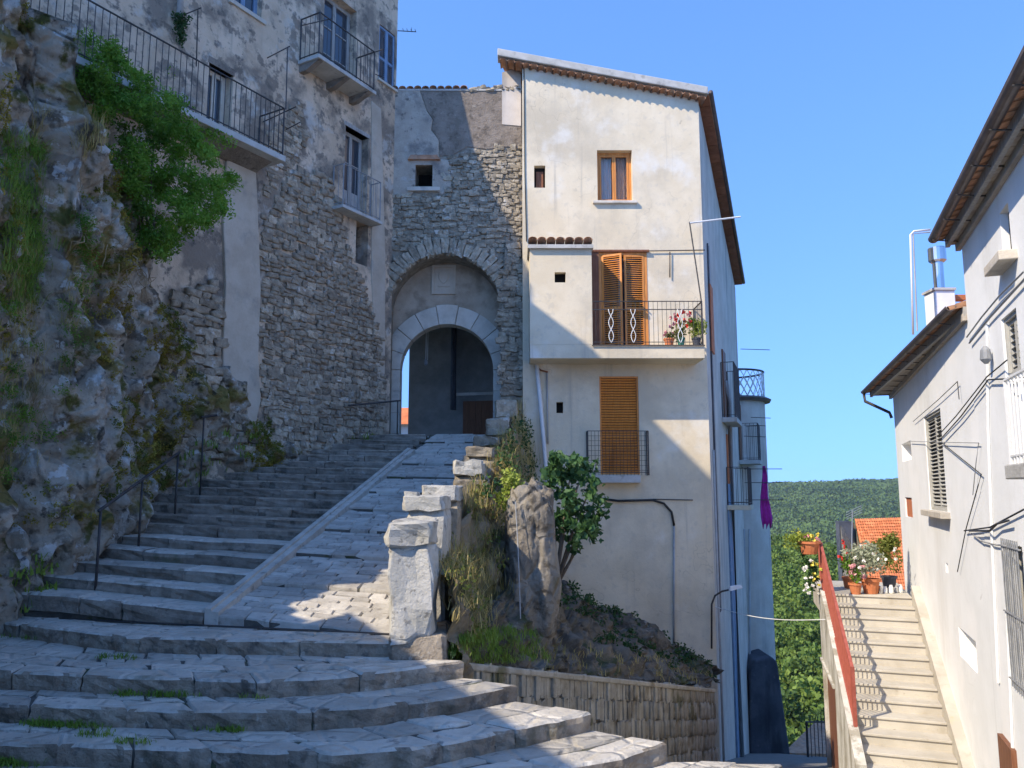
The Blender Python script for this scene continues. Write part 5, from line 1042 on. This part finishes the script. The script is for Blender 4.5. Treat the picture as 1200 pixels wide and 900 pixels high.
def shut_win(house, r, mat='shutter_grey', v=-.07, sill=True, out=.1):
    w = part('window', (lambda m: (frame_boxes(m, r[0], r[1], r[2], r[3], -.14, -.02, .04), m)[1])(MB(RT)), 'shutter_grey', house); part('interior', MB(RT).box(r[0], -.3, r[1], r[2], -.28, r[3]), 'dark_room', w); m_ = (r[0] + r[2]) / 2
    louvre(house, RT, r[0] + .04, r[1] + .03, m_ - .005, r[3] - .04, v, mat, pitch=.062, frame=.045, mid=False); louvre(house, RT, m_ + .005, r[1] + .03, r[2] - .04, r[3] - .04, v, mat, pitch=.062, frame=.045, mid=False)
    if sill: part('sill', MB(RT).box(r[0] - .12, -.1, r[1] - .10, r[2] + .25, .14, r[1] - .002), 'dressed', w, bevel=.01)
shut_win(lo_, lwn)
tw1 = RT.rect(1174, 240, 1185, 306); tw2 = RT.rect(1176, 365, 1195, 440); tg = RT.rect(1184, 640, 1205, 802)
mb = MB(RT); mb.wall([(UC, -6), (UN, -6), (UN, zta), (UC, zta)], [tw1, tw2, tg], -.4, .006); part('wall', mb, 'plaster_white', ta)
part('end_wall', MB(RT).box(UC, -5, -6, UC + .3, -.41, zta), 'plaster_white', ta); part('end_wall', MB(RT).box(UF, -4, -6, UF + .3, -.41, zlw), 'plaster_white', lo_)
hole(RT, tw1, ta, rec=.07); part('sill', MB(RT).box(tw1[0] - .12, -.1, tw1[1] - .1, tw1[2] + .2, .17, tw1[1]), 'dressed', ta, bevel=.01)
shut_win(ta, tw2, sill=False)
gr = part('grille_window', (lambda m: (frame_boxes(m, tg[0], tg[1], tg[2], tg[3], -.2, -.1, .05), m)[1])(MB(RT)), 'shutter_grey', ta); part('interior', MB(RT).box(tg[0], -.35, tg[1], tg[2], -.33, tg[3]), 'dark_room', gr)
for k in range(9): inst('bar', BAR['iron_grey'], gr, RT.w(tg[0] + .04 + (tg[2] - tg[0]) * k / 9, .04, tg[1] - .05), (0, 0, 0), (.018, .018, tg[3] - tg[1] + .1))
mb = MB(RT)
for t in (.02, .5, .98): z = tg[1] + (tg[3] - tg[1]) * t; mb.bar(RT.w(tg[0] - .05, .04, z), RT.w(tg[2] + .05, .04, z), .03, .012)
part('cross_bar', mb, 'iron_grey', gr)
# eaves: soffit boards, tiles, gutter, brackets; the overhang is o0 at u0 and o1 at u1
def eave(house, u0, u1, z, o0, o1, rise, nb, name, roof_back):
    ov = lambda u: o0 + (o1 - o0) * (u - u0) / (u1 - u0); zz = lambda u: z
    mb = MB(RT); mb.add([RT.w(u, v, zv) for u in (u0, u1) for v, zv in ((ov(u), z + .10), (-roof_back, z + .10 + rise * roof_back), (-roof_back, z + .2 + rise * roof_back), (ov(u), z + .16))], [(0, 1, 2, 3), (7, 6, 5, 4), (0, 4, 5, 1), (1, 5, 6, 2), (2, 6, 7, 3), (3, 7, 4, 0)]); rf = part('roof', mb, 'tile', house)
    for k in range(nb):
        a = u0 + (u1 - u0) * k / nb; b = a + (u1 - u0) / nb * .93; mb = MB(RT); mb.add([RT.w(u, v, z + d) for d in (.02, .06) for u, v in ((a, -.02), (b, -.02), (a, ov(a) - .12), (b, ov(b) - .12))], [(0, 1, 3, 2), (4, 6, 7, 5), (0, 4, 5, 1), (2, 3, 7, 6), (0, 2, 6, 4), (1, 5, 7, 3)]); part('board', mb, 'soffit', rf)
    part('fascia', MB(RT).bar(RT.w(u0, ov(u0) - .1, z + .05), RT.w(u1, ov(u1) - .1, z + .05), .05, .12), 'wood_grey', rf)
    part('cornice', MB(RT).box(u0, 0, z - .07, u1, .06, z + .02), 'soffit', rf)
    n = int((u1 - u0) / .2)
    for k in range(n):
        u = u0 + (k + .5) * (u1 - u0) / n; o = inst('tile', TILE, rf, RT.w(u, ov(u) - .2, z + .13), (0, 0, 0), (.21, .55, .15)); o.rotation_euler = (Matrix.Rotation(RT.a, 3, 'Z') @ Matrix.Rotation(rise * .7, 3, 'X')).to_euler()
    prof = [(math.cos(t) * .065, math.sin(t) * .065) for t in np.linspace(math.pi, 2 * math.pi, 8)] + [(math.cos(t) * .055, math.sin(t) * .055) for t in np.linspace(2 * math.pi, math.pi, 8)]
    mb = MB(RT); P = [RT.w(u, ov(u) + .06 + a, z + .13 + b) for u in (u0, u1) for a, b in prof]; m = len(prof); mb.add(P, [(i, (i + 1) % m, m + (i + 1) % m, m + i) for i in range(m)] + [tuple(range(m - 1, -1, -1)), tuple(range(m, 2 * m))]); part('gutter', mb, 'gutter', rf)
    for k in range(int((u1 - u0) / .85) + 1):
        u = u0 + .2 + k * .85
        if u < u1: part('bracket', MB(RT).bar(RT.w(u, 0, z - .005), RT.w(u, ov(u) + .10, z + .055), .02, .012), 'iron', rf)
    return rf
lr = eave(lo_, UF - .25, UC - .01, zlw, .55, .12, .28, 26, 'low', 4); eave(ta, UC - .12, UN, zta - .03, .25, .25, .28, 30, 'tall', 5)
part('gable_end', MB(RT).add([RT.w(UF + .001, v, z) for v, z in ((-.41, zlw), (-4, zlw), (-4, zlw + 1.2))], [(0, 1, 2)]), 'plaster_white', lo_)
# drainpipe elbow at the far corner
mb = MB(); mb.tube([RT.w(UF - .1, .62, zlw + .10), RT.w(UF - .08, .60, zlw - .12), RT.w(UF + .06, .1, zlw - .42), RT.w(UF + .06, .06, zlw - .55)], .035, 8); part('downpipe', mb, 'iron', lo_, smooth=True)
# chimney and flue on the low roof
cq = atY(1102, 352, 13.35); ck = part('chimney', MB().box(cq.x - .17, -cq.y - .2, cq.z - 1.2, cq.x + .17, -cq.y + .16, cq.z + .14), 'plaster_white', lo_, bevel=.01)
mb = MB(); mb.box(cq.x - .2, -cq.y - .22, cq.z + .14, cq.x + .18, -cq.y + .19, cq.z + .18); part('cap', mb, 'concrete', ck)
f0 = Vector((cq.x, cq.y, cq.z + .17)); s_ = cq.y / FPX; mb = MB(); mb.lathe([(6 * s_, 0), (6 * s_, 40 * s_), (4 * s_, 41 * s_)], f0, 18); part('flue', mb, 'steel', ck, smooth=False); mb = MB(); mb.lathe([(7.5 * s_, 35 * s_), (10 * s_, 37 * s_), (10 * s_, 52 * s_), (9.5 * s_, 53 * s_)], f0, 18); part('cowl', mb, 'steel', ck)
mb = MB(); Y = RT.w(-1.2, .4, 0).y; mb.tube([atY(1070, 392, Y), atY(1067, 275, Y), atY(1071, 271, Y), atY(1090, 269, Y)], .018, 8); part('mast', mb, 'white_paint', lo_, smooth=True); mb = MB(); mb.tube([atY(1075, 388, Y), atY(1070, 274, Y), atY(1090, 272, Y)], .012, 6); part('mast_wire', mb, 'pipe_grey', lo_)
part('brick', MB().box(cq.x + .17, -cq.y - .1, cq.z + .0, cq.x + .42, -cq.y + .05, cq.z + .09), 'terracotta', lr)
# balcony with pale railing on the tall house
bu = RT.px(1181, 500, .45)[0]; bz = RT.px(1191, 543, .5)[1]; bt = RT.px(1181, 444, .45)[1]
tb = balcony(ta, RT, bu, bu + 2.4, bz, .5, bt - bz, 'concrete', 'white_paint', slab=.12, gap=.10, thick=.018); mb = MB()
for k in range(3): c0 = RT.w(bu + .02, .1 + .12 * k, bt - .08); mb.tube([c0 + RT.N * (.06 * math.cos(t)) + Vector((0, 0, .06 * math.sin(t))) for t in np.linspace(0, 6.28, 14)], .008, 5)
part('scroll', mb, 'iron_grey', tb); ld = part('ledge', MB(RT).box(bu - .55, 0, bz + .14, bu + .15, .22, bz + .22), 'concrete', ta)
part('recess', MB(RT).box(bu - .3, .0, bz - .4, bu + .1, .012, bz + .1), 'plaster_grey', ta)
# cables and thin pipes on both houses
def wire(pts, house, r=.008, mat='cable', off=.04, name='cable'): part(name, MB().tube([RT.w((t := RT.px(x, y, off))[0], off, t[1]) for x, y in pts], r, 5), mat, house)
wire([(1133, 395), (1150, 372), (1170, 348), (1200, 318)], ta, .010, 'cable_grey'); wire([(1136, 402), (1160, 372), (1180, 350), (1205, 322)], ta, .012, 'cable_grey')
wire([(1098, 512), (1120, 488), (1153, 446), (1156, 442), (1180, 422)], ta, .008, 'cable', .05); wire([(1102, 515), (1126, 488), (1158, 445), (1200, 443)], ta, .009, 'cable', .05)
wire([(1066, 517), (1095, 518), (1147, 519), (1144, 540), (1140, 580)], lo_, .006, 'cable_grey'); wire([(1104, 519), (1130, 540), (1150, 556), (1146, 570), (1132, 620), (1122, 670)], lo_, .007, 'cable'); wire([(1070, 494), (1100, 468), (1122, 447), (1124, 468)], lo_, .006, 'cable')
wire([(1130, 622), (1160, 618), (1200, 597)], ta, .010, 'cable'); wire([(1136, 622), (1160, 622), (1168, 614), (1182, 610)], ta, .013, 'cable', .07); wire([(1138, 625), (1150, 634), (1165, 638), (1180, 640)], ta, .010, 'cable_grey')
wire([(1157, 380), (1158, 500), (1163, 640), (1170, 800)], ta, .022, 'plaster_white', .02, 'pipe'); wire([(1176, 640), (1182, 760), (1187, 880)], ta, .02, 'plaster_white', .02, 'pipe')
wl = RT.px(1155, 416, .08); part('wall_lamp', MB().lathe([(.02, .1), (.05, .06), (.06, -.05), (.02, -.1)], RT.w(wl[0], .08, wl[1]), 10), 'iron_grey', ta)
bx = RT.rect(1178, 872, 1193, 915); part('meter_door', MB(RT).box(bx[0], .0, bx[1], bx[2], .06, bx[3]), 'wood_brown', ta)

# ================================================================ outdoor staircase with red railing
os_ = thing('outdoor_staircase', RT.w(-2, .9, -5.5), 'cream plastered outdoor staircase with a red iron railing beside the low white house', 'staircase')
U0, U1, ZB, ZT_, NS2 = -.55, -4.81, -3.89, -2.09, 12
def vo(u): return 1.52 + .30 * (u - U0) / (U1 - U0)
for k in range(-3, NS2):
    ua = U0 + (U1 - U0) * k / (NS2 - 1); ub = U0 + (U1 - U0) * (k + 1) / (NS2 - 1) if k < NS2 - 1 else UF + .1; z = ZB + (ZT_ - ZB) * k / (NS2 - 1); vi = .16
    mb = MB(RT); mb.add([RT.w(u, v, zz) for zz in (z - .5, z - .035) for u, v in ((ua, vi), (ua, vo(ua) - .02), (ub - .04, vi), (ub - .04, vo(ub) - .02))], [(0, 1, 3, 2), (4, 6, 7, 5), (0, 4, 5, 1), (2, 3, 7, 6), (0, 2, 6, 4), (1, 5, 7, 3)]); stp = part('step', mb, 'plaster_cream', os_)
    mb = MB(RT); mb.add([RT.w(u, v, zz) for zz in (z - .035, z) for u, v in ((ua + .03, vi), (ua + .03, vo(ua) + .03), (ub - .04, vi), (ub - .04, vo(ub) + .03))], [(0, 1, 3, 2), (4, 6, 7, 5), (0, 4, 5, 1), (2, 3, 7, 6), (0, 2, 6, 4), (1, 5, 7, 3)]); part('tread', mb, 'plaster_cream', stp, bevel=.006)
zs = lambda u: ZB + (ZT_ - ZB) * (u - U0) / (U1 - U0)
mb = MB(RT); us = [U0 + 1.0, U1]; mb.add([RT.w(u, v, zz) for v in (0, .159) for u in us for zz in (zs(u) - .6, zs(u) + .22)] , [(0, 1, 3, 2), (4, 6, 7, 5), (0, 4, 5, 1), (2, 3, 7, 6), (0, 2, 6, 4), (1, 5, 7, 3)]); part('stringer', mb, 'plaster_cream', os_)
Pn, Pf = RT.w(U0 + .45, vo(U0) + .03, 0), RT.w(U1 - .55, vo(U1) + .06, 0); dS = Pn - Pf; SF = Fac(Pf.x, Pf.y, math.degrees(math.atan2(dS.y, dS.x))); Ls = dS.length
z0, z1 = ZT_ + .05, zs(U0 + .45) + .12
dp = SF.rect(968, 798, 981, 920); dp = (max(.08, dp[0]), -9, max(.45, dp[2]), dp[3])
mb = MB(SF); mb.wall([(0, -9.5), (Ls, -9.5), (Ls, z1), (Ls * .12, z0), (0, z0)], [dp], -.15, 0); part('side_wall', mb, 'plaster_worn', os_)
part('door', MB(SF).box(dp[0], -.12, dp[1], dp[2], -.08, dp[3]), 'wood_brown', os_); part('lintel', MB(SF).box(dp[0] - .05, -.1, dp[3], dp[2] + .05, .04, dp[3] + .05), 'plaster_worn', os_)
# railing
ra_, rb_ = RT.w(U1 - .2, vo(U1) - .03, ZT_ + .03), RT.w(U0 - .35, vo(U0) - .03, zs(U0 - .35) + .03); rg = part('railing', MB().bar(ra_ + Vector((0, 0, .95)), rb_ + Vector((0, 0, .95)), .05, .03).bar(ra_ + Vector((0, 0, .1)), rb_ + Vector((0, 0, .1)), .04, .02).bar(rb_ + Vector((0, 0, -.1)), rb_ + Vector((0, 0, .97)), .05).bar(ra_, ra_ + Vector((0, 0, .98)), .05), 'iron_red', os_)
for k in range(1, 46): inst('baluster', BAR['iron_red'], rg, ra_.lerp(rb_, k / 46) + Vector((0, 0, .1)), (0, 0, 0), (.016, .016, .85))
rc_ = RT.w(UF + .3, vo(U1) + .0, ZT_ + .03); rg2 = part('railing', MB().bar(ra_ + Vector((0, 0, .95)), rc_ + Vector((0, 0, .95)), .05, .03).bar(ra_ + Vector((0, 0, .1)), rc_ + Vector((0, 0, .1)), .04, .02), 'iron_red', os_)
for k in range(1, 20): inst('baluster', BAR['iron_red'], rg2, ra_.lerp(rc_, k / 20) + Vector((0, 0, .1)), (0, 0, 0), (.016, .016, .85))
# plants on the landing
def lp_(px, Y): p = atY(px, 700, Y); return Vector((p.x, p.y, ZT_ + .002))
potted('white_flower_pot', 'large terracotta pot with a white flowering bush at the top of the outdoor steps', lp_(1021, 16.7), .19, .30, 'terracotta', [(-.1, 0, .62, .3, .28), (.15, .1, .6, .26, .26), (-.28, 0, .75, .24, .24), (.05, .1, .85, .22, .2)], 'leaf_silver', .035, [('flower_white', rz(26, .42, .45, .95), .03)], per=-420, seed=81, group='pots on the landing')
potted('pink_flower_pot', 'small terracotta pot with pink blooms beside the red railing', lp_(1003, 16.6), .13, .22, 'terracotta', [(0, 0, .4, .14, .22), (-.1, .1, .6, .14, .2)], 'leaf_bush', .035, [('flower_pink', rz(10, .14, .35, .6), .04)], per=-150, seed=82, group='pots on the landing')
potted('green_bush_pot', 'rounded olive green bush in a pot against the white house corner', lp_(1043, 17.4), .16, .28, 'dark_plaster', [(0, 0, .62, .3, .32), (-.12, 0, .85, .22, .24), (.1, 0, 1.0, .18, .2)], 'leaf_olive', .032, per=-560, seed=83, group='pots on the landing')
potted('red_flower_pot', 'dark leaved pot of red flowers behind the white flowering bush', lp_(995, 17.6), .12, .24, 'terracotta', [(0, 0, .6, .2, .3)], 'leaf_dark', .035, [('flower_red', rz(12, .2, .5, 1.0), .04)], per=-160, seed=84, group='pots on the landing')
for k, (px, Y, h, mm) in enumerate(((1032, 16.65, .16, 'steel'), (1038, 16.7, .14, 'white_paint'), (1045, 16.7, .17, 'flower_white'), (1051, 16.8, .14, 'pipe_grey'), (1056, 16.8, .17, 'white_paint'))):
    p = lp_(px, Y); part('jar', MB().lathe([(.035, 0), (.045, .02), (.045, h * .7), (.03, h * .85), (.03, h)], p, 10), mm, label=['dented metal can beside the large terracotta pot', 'short white plastic jar beside the metal can', 'tall cream bottle between two short jars on the landing', 'grey plastic jar near the white house corner', 'tall white bottle closest to the white house corner'][k], cat='jar', group='jars on the landing')
hang = ra_ + Vector((-.25, .0, .80))
potted('railing_planter', 'terracotta planter of trailing yellow flowers hung on top of the red railing', hang + Vector((0, 0, -.05)), .22, .26, 'terracotta', [(-.32, 0, .3, .22, .22), (-.1, 0, .32, .16, .12)], 'leaf_lime', .035, [('flower_yellow', rz(14, .2, .2, .5), .035), ('flower_pink', rz(8, .14, .3, .4), .03)], per=-260, seed=85)
tr = thing('trailing_flowers', ra_ + Vector((-.25, 0, 0)), 'trailing white and yellow blossoms hanging beside the red railing', 'plant'); b0 = ra_ + Vector((-.22, 0, 0))
v, q = leaf_cloud([(b0.x + rr(-.15, .1), b0.y + rr(-.1, .1), b0.z + rr(.05, .75), .10, .10, .12) for _ in range(9)], -50, .035, 86); bigmesh('foliage', v, q, 'leaf_dark', tr)
v, q = leaf_cloud([(b0.x + rr(-.2, .12), b0.y - .08, b0.z + rr(-.1, .7), .03, .03, .03) for _ in range(12)], -12, .03, 87, aspect=.9); bigmesh('blossoms', v, q, 'flower_white', tr, kind='stuff')
v, q = leaf_cloud([(b0.x + rr(-.05, .15), b0.y - .08, b0.z + rr(.1, .7), .03, .03, .03) for _ in range(8)], -12, .03, 88, aspect=.9); bigmesh('blossoms', v, q, 'flower_yellow', tr, kind='stuff')

# ================================================================ roofs beyond
oh = thing('orange_roof_house', (20, 44, -14), 'stone house with a bright orange tiled roof beyond the flower pots', 'house')
r0, r1, r2, r3 = atY(1002, 609, 46), atY(1095, 606, 47), atY(1024, 705, 40), atY(1120, 705, 41)
mb = MB(); mb.add([r0, r1, r3, r2] + [q - Vector((0, 0, .25)) for q in (r0, r1, r3, r2)], [(0, 1, 2, 3), (7, 6, 5, 4), (0, 3, 7, 4), (0, 4, 5, 1), (1, 5, 6, 2), (2, 6, 7, 3)]); orf = part('roof', mb, 'tile_orange', oh)
rest = MB(); nr, nc = 26, 34; kk = 0
for i in range(nr):
    for j in range(nc):
        a = r0.lerp(r1, (j + .5) / nc).lerp(r2.lerp(r3, (j + .5) / nc), (i + .5) / nr); x, y = proj(a)
        if x > 1062 or y > 695: continue
        dn = (r2 - r0).normalized(); ac = (r1 - r0).normalized(); nn = ac.cross(dn); nn = nn if nn.z > 0 else -nn; L_ = (r2 - r0).length / nr; W_ = (r1 - r0).length / nc
        mt = Matrix((ac, -dn, nn)).transposed(); sc = Matrix.Diagonal((W_ * 1.0, L_ * 1.12, W_ * .55)); t4 = Matrix.Translation(a + nn * .03) @ (mt @ Matrix.Rotation(-.06, 3, 'X') @ sc).to_4x4()
        kk += 1
        if kk <= 290:
            o = bpy.data.objects.new('tile', TILE_O); C.objects.link(o); o.parent = orf; WL[o] = WL[orf]; o.matrix_local = Matrix.Translation(-WL[orf]) @ t4
        else: rest.add([t4 @ q.co for q in TILE_O.vertices], [tuple(f.vertices) for f in TILE_O.polygons])
if rest.v: part('small_tiles', rest, 'tile_orange', orf, kind='stuff')
mb = MB(); P = [atY(985, 616, 45), atY(1001, 612, 46), atY(1022, 705, 40.4), atY(985, 712, 40.4)]; P = [P[0], P[1], P[2], Vector((P[2].x, P[2].y, -14)), Vector((P[0].x, P[0].y, -14))]; mb.add(P, [(0, 1, 2, 3, 4)]); mb.add([r2 - Vector((0, -.3, .3)), r3 - Vector((0, -.3, .3)), Vector((r3.x, r3.y + .3, -14)), Vector((r2.x, r2.y + .3, -14))], [(0, 1, 2, 3)]); part('wall', mb, 'stone_gate', oh)
part('chimney', MB().box(atY(984, 610, 45).x, -45.6, -14, atY(999, 610, 45).x, -45.1, atY(990, 611, 45).z), 'dark_plaster', oh)
mb = MB(); a = atY(998, 650, 43); b = atY(999, 598, 43); mb.tube([a, b], .03, 6)
for k in range(4): c = b - Vector((0, 0, .12 * k)); mb.bar(c + Vector((-.35, 0, -.12)), c + Vector((.5, 0, .25)), .025)
part('aerial', mb, 'iron_grey', oh)
rh = thing('lower_roof_house', (13, 36, -20), 'low house with a faded red tiled roof seen below the wood', 'house')
mb = MB(); P = [atY(918, 882, 34), atY(955, 846, 39), atY(990, 850, 40), atY(990, 884, 34)]; mb.add(P + [q - Vector((0, 0, .3)) for q in P], [(0, 1, 2, 3), (7, 6, 5, 4), (0, 3, 7, 4), (0, 4, 5, 1), (1, 5, 6, 2), (2, 6, 7, 3)]); part('roof', mb, 'tile', rh)
mb = MB(); mb.add([P[0] - Vector((0, 0, .3)), P[3] - Vector((0, 0, .3)), P[3] - Vector((0, 0, 6)), P[0] - Vector((0, 0, 6))], [(0, 1, 2, 3)]); part('wall', mb, 'dark_plaster', rh)
fn = thing('iron_fence', atY(955, 895, 24), 'dark iron fence at the foot of the staircase wall', 'fence')
fa, fb = atY(945, 846, 24), atY(975, 846, 25); base = atY(945, 905, 24).z; part('rail', MB().bar(fa, fb, .05, .04).bar(Vector((fa.x, fa.y, base + .15)), Vector((fb.x, fb.y, base + .15)), .05, .04), 'iron', fn)
for k in range(8): p = fa.lerp(fb, k / 7); inst('baluster' if k else 'post', BAR['iron'], fn, (p.x, p.y, base), (0, 0, 0), (.025 if k else .07, .025 if k else .07, fa.z - base + .02))

# ================================================================ air between the village and the far hill
hz = bpy.data.materials.new('haze'); hz.use_nodes = True; hn = hz.node_tree.nodes; hn.remove(hn['Principled BSDF']); pv = hn.new('ShaderNodeVolumePrincipled')
pv.inputs['Color'].default_value = (.86, .92, 1, 1); pv.inputs['Density'].default_value = .00011; pv.inputs['Anisotropy'].default_value = .2; hz.node_tree.links.new(pv.outputs[0], hn['Material Output'].inputs['Volume']); MATS['haze'] = hz
o = part('haze', MB().box(-960, -1960, -110, 1560, 60, 45), 'haze', kind='stuff', label='thin blue summer haze over the valley')
